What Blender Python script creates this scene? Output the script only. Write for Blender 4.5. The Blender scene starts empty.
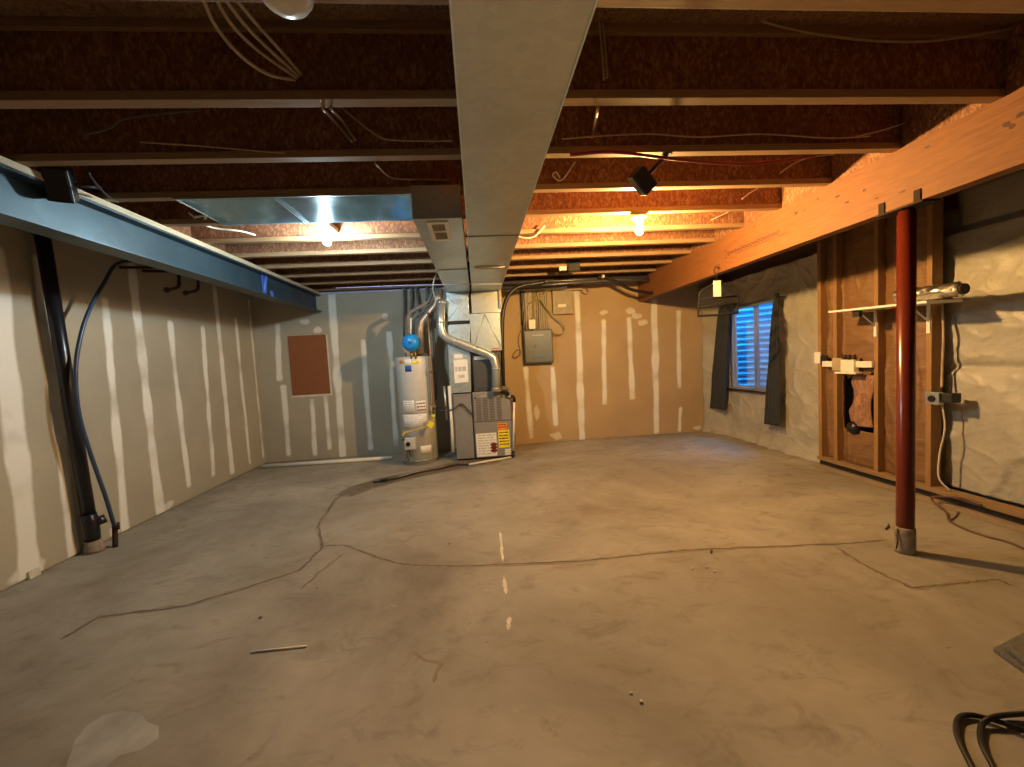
import bpy, bmesh, math, random
from mathutils import Vector, Matrix, noise
random.seed(7)
PI = math.pi
SC = bpy.context.scene
COL = SC.collection

# ------------------------------------------------------------------ camera
R_CAM = ((0.9949369613, -0.0842448920, -0.0548018350),
         (0.0597500545, 0.0573811609, 0.9965627594),
         (-0.0808107291, -0.9947915362, 0.0621242747))      # rows: right, up, back
FPX = 411.27
EYE = Vector((0, 0, 1.3))
cam_data = bpy.data.cameras.new('camera')
cam = bpy.data.objects.new('camera', cam_data)
COL.objects.link(cam)
mw = Matrix.Identity(4)
for c in range(3):
    for r in range(3):
        mw[r][c] = R_CAM[c][r]
mw.translation = EYE
cam.matrix_world = mw
cam_data.sensor_width = 36.0
cam_data.sensor_fit = 'HORIZONTAL'
cam_data.lens = FPX / 1024 * 36
cam_data.clip_start = 0.02
SC.camera = cam

# ------------------------------------------------------------------ world, exposure
world = bpy.data.worlds.new('world')
SC.world = world
world.use_nodes = True
bg = world.node_tree.nodes['Background']
bg.inputs[0].default_value = (0.03, 0.44, 1.0, 1)
bg.inputs[1].default_value = 16.0
SC.view_settings.view_transform = 'Standard'
SC.view_settings.look = 'None'
SC.view_settings.gamma = 1
SC.view_settings.use_curve_mapping = False
SC.view_settings.exposure = 0.08
BULB_COOL = ((0.78, 0.96, 1.0), 1500)
BULB_WARM = ((1.0, 0.57, 0.19), 5600)
FILL_REAR = ((1.0, 0.84, 0.62), 20)  # added fill behind the camera, brightens the near end


# ------------------------------------------------------------------ measured ray helpers
def ray(px, py):
    a, b = (px - 512) / FPX, -(py - 383.5) / FPX
    return Vector([R_CAM[0][i] * a + R_CAM[1][i] * b - R_CAM[2][i] for i in range(3)])


def onX(px, py, v): d = ray(px, py); return EYE + d * (v / d.x)
def onY(px, py, v): d = ray(px, py); return EYE + d * (v / d.y)
def onZ(px, py, v=0.0): d = ray(px, py); return EYE + d * ((v - EYE.z) / d.z)


# ------------------------------------------------------------------ materials
def lin(c):
    return tuple(((v / 255) / 12.92 if v / 255 <= 0.04045 else ((v / 255 + 0.055) / 1.055) ** 2.4) for v in c)


class Mat:
    def __init__(s, name, rough=0.6, metal=0.0, spec=0.5):
        s.m = bpy.data.materials.new(name); s.m.use_nodes = True
        s.nt = s.m.node_tree; s.n = s.nt.nodes; s.l = s.nt.links
        s.b = s.n['Principled BSDF']
        s.b.inputs['Roughness'].default_value = rough
        s.b.inputs['Metallic'].default_value = metal
        s.b.inputs['Specular IOR Level'].default_value = spec
        tc = s.n.new('ShaderNodeTexCoord')
        oi = s.n.new('ShaderNodeObjectInfo')
        ad = s.n.new('ShaderNodeVectorMath'); ad.operation = 'ADD'
        sc = s.n.new('ShaderNodeVectorMath'); sc.operation = 'SCALE'
        cb = s.n.new('ShaderNodeCombineXYZ')
        for i in range(3): s.l.new(oi.outputs['Random'], cb.inputs[i])
        s.l.new(cb.outputs[0], sc.inputs[0]); sc.inputs['Scale'].default_value = 37.0
        s.l.new(tc.outputs['Object'], ad.inputs[0]); s.l.new(sc.outputs[0], ad.inputs[1])
        s.co = ad.outputs[0]

    def noise(s, scale, detail=4, stretch=(1, 1, 1), rough=0.55, dist=0.0):
        mp = s.n.new('ShaderNodeMapping'); mp.inputs['Scale'].default_value = stretch
        s.l.new(s.co, mp.inputs[0])
        t = s.n.new('ShaderNodeTexNoise'); t.inputs['Scale'].default_value = scale
        t.inputs['Detail'].default_value = detail; t.inputs['Roughness'].default_value = rough
        t.inputs['Distortion'].default_value = dist
        s.l.new(mp.outputs[0], t.inputs['Vector'])
        return t.outputs['Fac']

    def voro(s, scale, stretch=(1, 1, 1), out='Color'):
        mp = s.n.new('ShaderNodeMapping'); mp.inputs['Scale'].default_value = stretch
        s.l.new(s.co, mp.inputs[0])
        t = s.n.new('ShaderNodeTexVoronoi'); t.inputs['Scale'].default_value = scale
        s.l.new(mp.outputs[0], t.inputs['Vector'])
        if out == 'Color':
            g = s.n.new('ShaderNodeSeparateColor'); s.l.new(t.outputs['Color'], g.inputs[0]); return g.outputs[0]
        return t.outputs[out]

    def ramp(s, fac, stops):
        r = s.n.new('ShaderNodeValToRGB'); e = r.color_ramp.elements
        while len(e) < len(stops): e.new(0.5)
        for k, (p, c) in enumerate(stops): e[k].position = p; e[k].color = (*c, 1)
        s.l.new(fac, r.inputs[0]); return r.outputs[0]

    def mix(s, fac, a, b, mode='MIX'):
        m = s.n.new('ShaderNodeMix'); m.data_type = 'RGBA'; m.blend_type = mode
        for sock, v in ((m.inputs[0], fac), (m.inputs[6], a), (m.inputs[7], b)):
            if isinstance(v, (int, float)): sock.default_value = v
            elif isinstance(v, tuple): sock.default_value = (*v, 1)
            else: s.l.new(v, sock)
        return m.outputs[2]

    def color(s, c):
        if isinstance(c, tuple): s.b.inputs['Base Color'].default_value = (*c, 1)
        else: s.l.new(c, s.b.inputs['Base Color'])
        return s

    def bump(s, h, strength=0.3, dist=0.01):
        b = s.n.new('ShaderNodeBump'); b.inputs['Strength'].default_value = strength
        b.inputs['Distance'].default_value = dist
        s.l.new(h, b.inputs['Height']); s.l.new(b.outputs[0], s.b.inputs['Normal']); return s


def plain(name, c, rough=0.55, metal=0.0, var=0.15, scale=14):
    m = Mat(name, rough, metal)
    d = tuple(v * (1 - var) for v in c); e = tuple(min(1, v * (1 + var)) for v in c)
    m.color(m.ramp(m.noise(scale, 3), [(0.3, d), (0.7, e)]))
    return m.m


def emit(name, c, s):
    m = bpy.data.materials.new(name); m.use_nodes = True
    b = m.node_tree.nodes['Principled BSDF']
    b.inputs['Base Color'].default_value = (0.9, 0.9, 0.85, 1)
    b.inputs['Emission Color'].default_value = (*c, 1); b.inputs['Emission Strength'].default_value = s
    return m


def lumber(name, base, dark, stretch=(1, 12, 12), rough=0.65):
    m = Mat(name, rough)
    g = m.noise(7, 6, stretch, 0.6, 0.6)
    k = m.noise(2.2, 2, (1, 1, 1))
    c = m.ramp(g, [(0.25, dark), (0.62, base)])
    c = m.mix(m.ramp(k, [(0.35, (0, 0, 0)), (0.7, (0.5, 0.5, 0.5))]), c, tuple(v * 0.72 for v in base))
    m.color(c).bump(g, 0.25, 0.002)
    return m.m


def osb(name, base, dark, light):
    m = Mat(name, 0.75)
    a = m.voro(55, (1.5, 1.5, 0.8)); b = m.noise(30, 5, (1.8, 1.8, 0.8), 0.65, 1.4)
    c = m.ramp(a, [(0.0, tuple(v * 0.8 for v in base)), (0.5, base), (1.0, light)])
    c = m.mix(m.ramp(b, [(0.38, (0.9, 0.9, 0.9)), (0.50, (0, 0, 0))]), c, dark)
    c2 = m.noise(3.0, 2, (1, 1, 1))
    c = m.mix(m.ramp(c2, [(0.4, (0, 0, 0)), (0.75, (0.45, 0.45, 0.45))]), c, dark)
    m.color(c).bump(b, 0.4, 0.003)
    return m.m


def galv(name, c, rough=0.38, metal=0.85, var=0.16, spangle=35):
    m = Mat(name, rough, metal)
    a = m.voro(spangle); n = m.noise(2.5, 4)
    lo = tuple(v * (1 - var) for v in c); hi = tuple(min(1, v * (1 + var)) for v in c)
    col = m.ramp(a, [(0, lo), (1, hi)])
    col = m.mix(m.ramp(n, [(0.35, (0, 0, 0)), (0.7, (0.5, 0.5, 0.5))]), col, tuple(v * 0.75 for v in c))
    m.color(col)
    r = m.n.new('ShaderNodeMapRange'); m.l.new(n, r.inputs[0])
    r.inputs[3].default_value = rough - 0.08; r.inputs[4].default_value = rough + 0.14
    m.l.new(r.outputs[0], m.b.inputs['Roughness'])
    m.bump(m.noise(3.5, 2), 0.12, 0.02)
    return m.m


def masked(name, base_fn, attr, top, rough=0.7):
    """plaster-type surface whose joint compound patches come from a point attribute"""
    m = Mat(name, rough)
    at = m.n.new('ShaderNodeAttribute'); at.attribute_name = attr
    n = m.noise(9, 5)
    sm = m.n.new('ShaderNodeMath'); sm.operation = 'MULTIPLY_ADD'
    m.l.new(n, sm.inputs[0]); sm.inputs[1].default_value = 0.28
    m.l.new(at.outputs['Fac'], sm.inputs[2])
    f = m.ramp(sm.outputs[0], [(0.42, (0, 0, 0)), (0.80, (1, 1, 1))])
    m.color(m.mix(f, base_fn(m), top))
    m.bump(m.noise(40, 3), 0.08, 0.002)
    return m.m


def paper(m):
    a = m.noise(1.3, 5); b = m.noise(60, 2)
    c = m.ramp(a, [(0.3, (0.325, 0.30, 0.235)), (0.7, (0.42, 0.39, 0.305))])
    c = m.mix(0.05, c, b)
    at = m.n.new('ShaderNodeAttribute'); at.attribute_name = 'warm_bulb_tint'
    t = m.ramp(a, [(0.3, (0.42, 0.30, 0.17)), (0.7, (0.50, 0.37, 0.215))])  # browner paper, carries the warm bulb's orange light
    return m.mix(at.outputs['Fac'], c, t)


def concrete():
    m = Mat('concrete', 0.88, 0, 0.25)
    a = m.noise(0.7, 8, (1, 1, 1), 0.62, 0.4); b = m.noise(5, 6, (1, 1.6, 1), 0.7, 0.8); c = m.noise(90, 3)
    col = m.ramp(a, [(0.28, (0.185, 0.155, 0.12)), (0.5, (0.315, 0.288, 0.240)), (0.72, (0.46, 0.42, 0.355))])
    col = m.mix(m.ramp(b, [(0.30, (0.55, 0.55, 0.55)), (0.48, (0, 0, 0))]), col, (0.17, 0.145, 0.11))
    col = m.mix(m.ramp(b, [(0.62, (0, 0, 0)), (0.80, (0.5, 0.5, 0.5))]), col, (0.50, 0.45, 0.38))
    s = m.noise(23, 2)
    col = m.mix(m.ramp(s, [(0.20, (0.6, 0.6, 0.6)), (0.25, (0, 0, 0))]), col, (0.12, 0.09, 0.06))
    m.color(col).bump(m.mix(0.5, b, c), 0.18, 0.006)
    return m.m


M = dict(
    concrete=concrete(),
    crack=plain('floor_crack_dirt', (0.12, 0.10, 0.08), 0.9),
    crackw=plain('floor_crack_edge', (0.245, 0.195, 0.14), 0.9),
    paleconc=plain('skim_patch', (0.36, 0.345, 0.31), 0.7, 0, 0.2, 9),
    paint=plain('white_floor_paint', (0.62, 0.58, 0.50), 0.8, 0, 0.25, 60),
    damp=plain('damp_concrete', (0.16, 0.125, 0.09), 0.5, 0, 0.3, 12),
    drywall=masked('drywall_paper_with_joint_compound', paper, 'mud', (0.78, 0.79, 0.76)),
    conc_wall=plain('foundation_concrete', (0.33, 0.31, 0.28), 0.85),
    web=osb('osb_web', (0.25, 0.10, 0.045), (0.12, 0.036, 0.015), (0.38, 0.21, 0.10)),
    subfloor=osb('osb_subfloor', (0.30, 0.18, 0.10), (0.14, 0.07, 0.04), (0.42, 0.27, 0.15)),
    flange=lumber('flange_lumber', (0.36, 0.23, 0.12), (0.23, 0.135, 0.062)),
    stud=lumber('stud_lumber', (0.36, 0.20, 0.08), (0.24, 0.12, 0.045), (12, 12, 1)),
    plate=lumber('plate_lumber', (0.33, 0.21, 0.10), (0.22, 0.13, 0.06), (12, 1, 12)),
    lvl=lumber('laminated_beam', (0.25, 0.095, 0.026), (0.15, 0.052, 0.014), (9, 1, 14), 0.7),
    oldplate=lumber('weathered_plate', (0.36, 0.27, 0.17), (0.26, 0.18, 0.11), (12, 1, 12)),
    nailer=lumber('nailer_lumber', (0.62, 0.50, 0.33), (0.45, 0.34, 0.20), (12, 1, 12)),
    ink2=plain('dark_rusted_plate', (0.03, 0.018, 0.012), 0.95),
    ink3=plain('black_coated_wire', (0.008, 0.008, 0.010), 0.9),
    ink=plain('black_ink', (0.07, 0.025, 0.015), 0.7),
    steel=galv('primed_steel_beam', (0.052, 0.088, 0.112), 0.45, 0.4, 0.12, 8),
    steeldark=galv('dark_mill_steel', (0.09, 0.10, 0.12), 0.5, 0.6),
    galv=galv('galvanised_duct', (0.52, 0.58, 0.60), 0.36, 0.9, 0.06, 30),
    galvb=galv('galvanised_sheet_bright', (0.62, 0.76, 0.84), 0.34, 0.8, 0.10, 26),
    panel=galv('galvanised_bay_panel', (0.26, 0.50, 0.66), 0.14, 0.85, 0.12, 12),
    flue=galv('galvanised_flue', (0.55, 0.62, 0.66), 0.32, 0.7, 0.08, 60),
    flueb=galv('heat_stained_flue', (0.42, 0.33, 0.26), 0.4, 0.6, 0.2, 30),
    cabinet=plain('grey_cabinet_enamel', (0.27, 0.27, 0.28), 0.4, 0.2, 0.05),
    cabinetd=plain('grille_slot_dark', (0.10, 0.095, 0.10), 0.6),
    coil=plain('dark_grey_coil_case', (0.055, 0.06, 0.07), 0.5),
    gpanel=plain('grey_panel_enamel', (0.11, 0.135, 0.16), 0.42, 0.2, 0.06),
    beige=plain('beige_enamel', (0.36, 0.31, 0.22), 0.5),
    heater=plain('light_grey_heater_enamel', (0.56, 0.57, 0.56), 0.33, 0.0, 0.04),
    black=plain('black_plastic', (0.012, 0.012, 0.014), 0.35),
    blackm=plain('matt_black_iron', (0.018, 0.016, 0.016), 0.55),
    abs=plain('black_drain_pipe', (0.012, 0.012, 0.018), 0.28),
    hoseblue=plain('dark_blue_pipe', (0.03, 0.06, 0.13), 0.3),
    bluetape=plain('blue_tape', (0.08, 0.16, 0.55), 0.5),
    blue=plain('blue_tank_enamel', (0.01, 0.25, 0.75), 0.35),
    darkblue=plain('blue_label', (0.02, 0.08, 0.30), 0.5),
    white=plain('white_plastic', (0.78, 0.77, 0.72), 0.4, 0, 0.05),
    pvc=plain('white_pvc', (0.80, 0.76, 0.66), 0.35, 0, 0.06),
    paperw=plain('white_paper', (0.80, 0.81, 0.80), 0.7, 0, 0.06),
    greytext=plain('grey_print', (0.48, 0.49, 0.51), 0.7),
    yellow=plain('yellow_label', (0.85, 0.72, 0.02), 0.5),
    orange=plain('orange_label', (0.85, 0.28, 0.03), 0.5),
    red=plain('red_paint_label', (0.55, 0.06, 0.03), 0.5),
    darkred=plain('dark_red_print', (0.16, 0.02, 0.02), 0.5),
    foam=plain('grey_pipe_insulation', (0.16, 0.17, 0.18), 0.8),
    copper=plain('aged_copper_pipe', (0.32, 0.20, 0.14), 0.4, 0.6),
    brass=plain('brass', (0.42, 0.30, 0.12), 0.35, 0.8),
    rust=plain('rusty_iron', (0.055, 0.028, 0.02), 0.7, 0.3),
    post=None, brown=plain('brown_fibre_board', (0.235, 0.085, 0.032), 0.8, 0, 0.06),
    mud=plain('joint_compound', (0.62, 0.60, 0.52), 0.8),
    sleeve=plain('bare_concrete_sleeve', (0.30, 0.25, 0.20), 0.9, 0, 0.3, 20),
    poly=None, kraft=None, batt=None,
    curtain=plain('charcoal_curtain_cloth', (0.030, 0.035, 0.043), 0.9, 0, 0.15, 30),
    vinyl=plain('white_vinyl_window_frame', (0.30, 0.35, 0.42), 0.4, 0, 0.04),
    well=galv('corrugated_galvanised_steel', (0.40, 0.62, 0.85), 0.42, 0.4, 0.1, 14),
    gravel=plain('gravel', (0.28, 0.28, 0.27), 0.9, 0, 0.5, 80),
    yhose=plain('yellow_gas_hose_coating', (0.55, 0.43, 0.14), 0.45),
    romex=plain('cream_cable_sheath', (0.42, 0.33, 0.22), 0.5),
    yromex=plain('yellow_green_cable_sheath', (0.34, 0.30, 0.10), 0.5),
    wirew=plain('white_cable_sheath', (0.60, 0.55, 0.46), 0.5),
    redpex=plain('red_tube', (0.25, 0.02, 0.02), 0.4),
    cord=plain('brown_rubber_cord', (0.13, 0.065, 0.04), 0.5),
    lilac=plain('lilac_foam_and_glare', (0.42, 0.42, 0.66), 0.6),  # sill foam colour, also used for the glare on the cord
    greypipe=plain('grey_conduit', (0.14, 0.14, 0.16), 0.35, 0.5),
    mat=plain('grey_carpet_tile', (0.13, 0.125, 0.12), 0.95, 0, 0.3, 120),
    foil=galv('crinkled_foil', (0.72, 0.71, 0.66), 0.22, 0.95, 0.2, 50),
    glass=plain('frosted_bulb_glass', (0.75, 0.72, 0.64), 0.3, 0, 0.02),
    porcelain=plain('white_porcelain', (0.80, 0.78, 0.74), 0.25, 0, 0.02),
    cool=emit('lit_cool_white_bulb', *BULB_COOL),
    warm=emit('lit_warm_bulb', *BULB_WARM),
    rear_fill=emit('added_rear_fill', *FILL_REAR),
)
m = Mat('red_oxide_paint', 0.25)
n_ = m.noise(2.0, 4, (1, 1, 1.5))
m.color(m.ramp(n_, [(0.35, (0.11, 0.016, 0.008)), (0.7, (0.15, 0.022, 0.010))])).bump(m.noise(30, 2), 0.05, 0.002)
M['post'] = m.m
m = Mat('white_poly_facing', 0.42)
n_ = m.noise(2.4, 5, (1, 1, 1), 0.6, 1.0)
m.color(m.ramp(n_, [(0.3, (0.36, 0.34, 0.29)), (0.7, (0.46, 0.44, 0.385))])).bump(m.noise(11, 5, (1, 1, 1), 0.6, 1.5), 0.35, 0.02)
M['poly'] = m.m
m = Mat('brown_kraft_paper', 0.6)
n_ = m.noise(16, 4, (1, 0.4, 5), 0.6, 0.6); k_ = m.noise(2.5, 4)
c_ = m.ramp(n_, [(0.3, (0.17, 0.085, 0.034)), (0.7, (0.28, 0.15, 0.065))])
c_ = m.mix(m.ramp(k_, [(0.4, (0, 0, 0)), (0.7, (0.6, 0.6, 0.6))]), c_, (0.14, 0.065, 0.026))
m.color(c_).bump(n_, 0.35, 0.006)
M['kraft'] = m.m
m = Mat('pink_brown_glass_fibre', 0.95)
n_ = m.noise(18, 6, (1, 1, 0.5), 0.7, 1.5)
m.color(m.ramp(n_, [(0.3, (0.20, 0.09, 0.05)), (0.7, (0.50, 0.28, 0.18))])).bump(n_, 0.8, 0.02)
M['batt'] = m.m
# thin clear window glass
m = bpy.data.materials.new('clear_window_glass'); m.use_nodes = True
nt = m.node_tree; nt.nodes.clear()
o_ = nt.nodes.new('ShaderNodeOutputMaterial'); t_ = nt.nodes.new('ShaderNodeBsdfTransparent'); g_ = nt.nodes.new('ShaderNodeBsdfGlossy')
x_ = nt.nodes.new('ShaderNodeMixShader'); x_.inputs[0].default_value = 0.06; g_.inputs['Roughness'].default_value = 0.05
nt.links.new(t_.outputs[0], x_.inputs[1]); nt.links.new(g_.outputs[0], x_.inputs[2]); nt.links.new(x_.outputs[0], o_.inputs[0])
M['pane'] = m

# ------------------------------------------------------------------ mesh building
ORG = {}


def smooth_path(pts, n=6):
    pts = [Vector(p) for p in pts]
    if len(pts) < 3: return pts
    out = []
    P = [pts[0] * 2 - pts[1]] + pts + [pts[-1] * 2 - pts[-2]]
    for i in range(1, len(P) - 2):
        a, b, c, d = P[i - 1:i + 3]
        for k in range(n):
            t = k / n
            out.append(0.5 * ((2 * b) + (c - a) * t + (2 * a - 5 * b + 4 * c - d) * t * t + (3 * b - a - 3 * c + d) * t ** 3))
    out.append(pts[-1]); return out


class MB:
    def __init__(s):
        s.bm = bmesh.new(); s.mi = 0

    def face(s, pts, mi=None):
        f = s.bm.faces.new([s.bm.verts.new(p) for p in pts]); f.material_index = s.mi if mi is None else mi; return f

    def box(s, x0, x1, y0, y1, z0, z1, rot=None, piv=None):
        vs = [s.bm.verts.new((x, y, z)) for x in (x0, x1) for y in (y0, y1) for z in (z0, z1)]
        for q in ((0, 1, 3, 2), (4, 6, 7, 5), (0, 4, 5, 1), (2, 3, 7, 6), (0, 2, 6, 4), (1, 5, 7, 3)):
            s.bm.faces.new([vs[i] for i in q]).material_index = s.mi
        if rot is not None:
            bmesh.ops.rotate(s.bm, verts=vs, cent=Vector(piv), matrix=rot)
        return s

    def prism(s, poly, axis, a0, a1):
        """poly: 2D points in the other two axes (in axis order), extruded a0..a1 along axis"""
        def mk(p, a):
            l = list(p); l.insert('xyz'.index(axis), a); return l
        A = [s.bm.verts.new(mk(p, a0)) for p in poly]; B = [s.bm.verts.new(mk(p, a1)) for p in poly]
        n = len(poly); fs = [s.bm.faces.new(A), s.bm.faces.new(list(reversed(B)))]
        for i in range(n): fs.append(s.bm.faces.new([A[i], B[i], B[(i + 1) % n], A[(i + 1) % n]]))
        for f in fs: f.material_index = s.mi
        return s

    def tube(s, pts, r, seg=10, smooth=False, closed=False, flat=1.0):
        pts = smooth_path(pts) if smooth else [Vector(p) for p in pts]
        rs = r if isinstance(r, (list, tuple)) else [r] * len(pts)
        if len(rs) != len(pts): rs = [rs[0] + (rs[-1] - rs[0]) * i / (len(pts) - 1) for i in range(len(pts))]
        rings = []; up = None
        for i, p in enumerate(pts):
            a = pts[max(i - 1, 0)]; b = pts[min(i + 1, len(pts) - 1)]
            t = (b - a)
            if t.length < 1e-9: t = Vector((0, 0, 1))
            t.normalize()
            if up is None:
                up = Vector((0, 0, 1)) if abs(t.z) < 0.9 else Vector((0, 1, 0))
            u = (up - t * up.dot(t))
            if u.length < 1e-6: u = t.orthogonal()
            u.normalize(); v = t.cross(u); up = u
            k = 1.0
            if 0 < i < len(pts) - 1:
                c = (pts[i] - pts[i - 1]).normalized().dot((pts[i + 1] - pts[i]).normalized())
                k = 1 / max(0.6, math.sqrt(max(0.0, (1 + c) / 2)))
                k = min(k, 1.25)
            rings.append([s.bm.verts.new(p + (u * math.cos(2 * PI * j / seg) * flat + v * math.sin(2 * PI * j / seg)) * rs[i] * k) for j in range(seg)])
        for a, b in zip(rings, rings[1:]):
            for j in range(seg):
                f = s.bm.faces.new([a[j], a[(j + 1) % seg], b[(j + 1) % seg], b[j]]); f.smooth = True; f.material_index = s.mi
        for rr in (list(reversed(rings[0])), rings[-1]):
            s.bm.faces.new(rr).material_index = s.mi
        return s

    def lathe(s, prof, c, seg=24, axis='z', sm=True):
        """prof: (radius, height) list; heights are offsets along axis from c"""
        c = Vector(c); rings = []
        for r, h in prof:
            ring = []
            for j in range(seg):
                a = 2 * PI * j / seg; p, q = r * math.cos(a), r * math.sin(a)
                v = {'z': (p, q, h), 'y': (p, h, q), 'x': (h, p, q)}[axis]
                ring.append(s.bm.verts.new(c + Vector(v)))
            rings.append(ring)
        for a, b in zip(rings, rings[1:]):
            for j in range(seg):
                f = s.bm.faces.new([a[j], a[(j + 1) % seg], b[(j + 1) % seg], b[j]]); f.smooth = sm; f.material_index = s.mi
        s.bm.faces.new(list(reversed(rings[0]))).material_index = s.mi
        s.bm.faces.new(rings[-1]).material_index = s.mi
        return s

    def grid(s, nu, nv, fn, skip=None, sm=True):
        V = {}
        for i in range(nu + 1):
            for j in range(nv + 1):
                V[i, j] = s.bm.verts.new(fn(i / nu, j / nv))
        for i in range(nu):
            for j in range(nv):
                if skip and skip((i + .5) / nu, (j + .5) / nv): continue
                f = s.bm.faces.new([V[i, j], V[i + 1, j], V[i + 1, j + 1], V[i, j + 1]]); f.smooth = sm; f.material_index = s.mi
        for v in [v for v in s.bm.verts if not v.link_faces]: s.bm.verts.remove(v)
        return s

    def ribbon(s, pts, w, z, mi=0, jit=0.0, sub=1, normal='z'):
        """flat strip along a polyline lying in the plane z = const"""
        pts = [Vector((p[0], p[1], z)) for p in pts]
        q = []
        for a, b in zip(pts, pts[1:]):
            for k in range(sub):
                p = a.lerp(b, k / sub)
                if k or q: p = p + Vector((random.uniform(-jit, jit), random.uniform(-jit, jit), 0))
                q.append(p)
        q.append(pts[-1]); L = []
        for i, p in enumerate(q):
            t = (q[min(i + 1, len(q) - 1)] - q[max(i - 1, 0)]).normalized(); n = Vector((-t.y, t.x, 0))
            ww = w * (random.uniform(0.55, 1.3) if jit else 1) * (0.15 if jit and i in (0, len(q) - 1) else 1)
            L.append((s.bm.verts.new(p + n * ww / 2), s.bm.verts.new(p - n * ww / 2)))
        for a, b in zip(L, L[1:]):
            s.bm.faces.new([a[0], a[1], b[1], b[0]]).material_index = mi
        return s

    def build(s, name, mats, parent=None, org=None, bevel=0.0, solid=0.0, normals=True):
        if normals: bmesh.ops.recalc_face_normals(s.bm, faces=s.bm.faces)
        if not isinstance(mats, (list, tuple)): mats = [mats]
        if parent is not None: o0 = ORG[parent.name]
        elif org is not None: o0 = Vector(org)
        else:
            xs = [v.co for v in s.bm.verts]
            o0 = Vector(((min(v.x for v in xs) + max(v.x for v in xs)) / 2, (min(v.y for v in xs) + max(v.y for v in xs)) / 2, min(v.z for v in xs)))
        bmesh.ops.translate(s.bm, verts=s.bm.verts, vec=-o0)
        me = bpy.data.meshes.new(name); s.bm.to_mesh(me); s.bm.free()
        for k in mats: me.materials.append(M[k] if isinstance(k, str) else k)
        ob = bpy.data.objects.new(name, me); COL.objects.link(ob)
        if parent is not None: ob.parent = parent
        else: ob.location = o0
        ORG[ob.name] = o0
        if solid:
            md = ob.modifiers.new('thickness', 'SOLIDIFY'); md.thickness = solid; md.offset = 0
        if bevel:
            md = ob.modifiers.new('bevel', 'BEVEL'); md.width = bevel; md.segments = 2; md.limit_method = 'ANGLE'; md.angle_limit = math.radians(40)
        return ob


def tag(o, label=None, cat=None, group=None, kind=None):
    if label: o['label'] = label
    if cat: o['category'] = cat
    if group: o['group'] = group
    if kind: o['kind'] = kind
    return o


def thing(name, loc, label, cat, group=None):
    o = bpy.data.objects.new(name, None); o.empty_display_size = 0.1; COL.objects.link(o); o.location = Vector(loc)
    ORG[o.name] = Vector(loc)
    return tag(o, label, cat, group)


def dup(root, loc, label=None, group=None):
    r = root.copy(); COL.objects.link(r); r.location = Vector(loc); ORG[r.name] = Vector(loc)
    if label: r['label'] = label
    if group: r['group'] = group
    for ch in list(root.children):
        c = ch.copy(); COL.objects.link(c); c.parent = r; ORG[c.name] = Vector(loc)
        for g in ch.children:
            d = g.copy(); COL.objects.link(d); d.parent = c
    return r


def struct(o): o['kind'] = 'structure'; return o


def cable(name, pts, r, mat, label, cat='cable', group=None, smooth=True, seg=8):
    return tag(MB().tube(pts, r, seg, smooth).build(name, mat), label, cat, group)


def clip_part(parent, p, mat='blackm'):
    return MB().box(p[0] - .008, p[0] + .008, p[1] - .006, p[1] + .006, p[2] - .006, p[2] + .006).build('clip', mat, parent)


# ------------------------------------------------------------------ room dimensions (metres)
XL, YB, YF = -3.08, 6.07, -3.2
ZC = 2.365                 # underside of the joists
HJ = 0.302
XS = 3.42                  # face of the studs on the right
XB = 3.60                  # face of the insulation blanket
XO = 3.86                  # outside of the foundation wall
JY = [1.318 + 0.4622 * j for j in range(-2, 11)]
JY[2] = 1.283

# ---- floor with cracks, paint marks and the skim patch
f = MB()
f.face([(XL - .1, YF, 0), (XO, YF, 0), (XO, YB + .1, 0), (XL - .1, YB + .1, 0)])
def Zs(l): return [onZ(*p) for p in l]
for l, w in (([(60, 640), (100, 617), (180, 607), (240, 590), (300, 570), (322, 548), (318, 525), (335, 500), (345, 493)], .016),
             ([(322, 546), (345, 545), (370, 555), (395, 563), (430, 566), (470, 566), (520, 564), (580, 561), (640, 555), (690, 550), (770, 547), (840, 544), (888, 540)], .013),
             ([(835, 547), (870, 568), (890, 578), (912, 588), (960, 583), (1000, 580), (1012, 586)], .012),
             ([(300, 590), (322, 570), (345, 553)], .009),
             ([(345, 493), (360, 488), (385, 483)], .008)):
    f.ribbon(Zs(l), w * 2.6, .0006, 2, .012, 5)
    f.ribbon(Zs(l), w, .0012, 1, .007, 8)
f.ribbon(Zs([(410, 650), (425, 662), (442, 664), (434, 683)]), .02, .0012, 2, .008, 4)
f.ribbon(Zs([(500, 532), (503, 562)]), .022, .0018, 3, .0015, 8)
f.ribbon(Zs([(504, 577), (506, 594)]), .022, .0018, 3, .0015, 6)
f.ribbon(Zs([(510, 617), (508, 630)]), .022, .0018, 3, .0015, 6)
pp = Zs([(62, 790), (66, 762), (76, 740), (88, 726), (102, 716), (122, 711), (142, 713), (147, 722), (160, 726), (158, 738), (140, 750), (118, 756), (106, 767), (100, 790)])
f.face([(p.x + random.uniform(-.006, .006), p.y, .001) for p in pp], 4)
pp = Zs([(335, 495), (352, 486), (380, 478), (420, 470), (455, 462), (500, 457), (500, 463), (450, 471), (410, 479), (375, 488), (350, 497)])
f.face([(p.x, p.y, .0004) for p in pp], 5)
struct(f.build('floor', ['concrete', 'crack', 'crackw', 'paint', 'paleconc', 'damp'], org=(0, 0, 0), normals=False))
bpy.data.objects['floor'].data.update()


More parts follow.
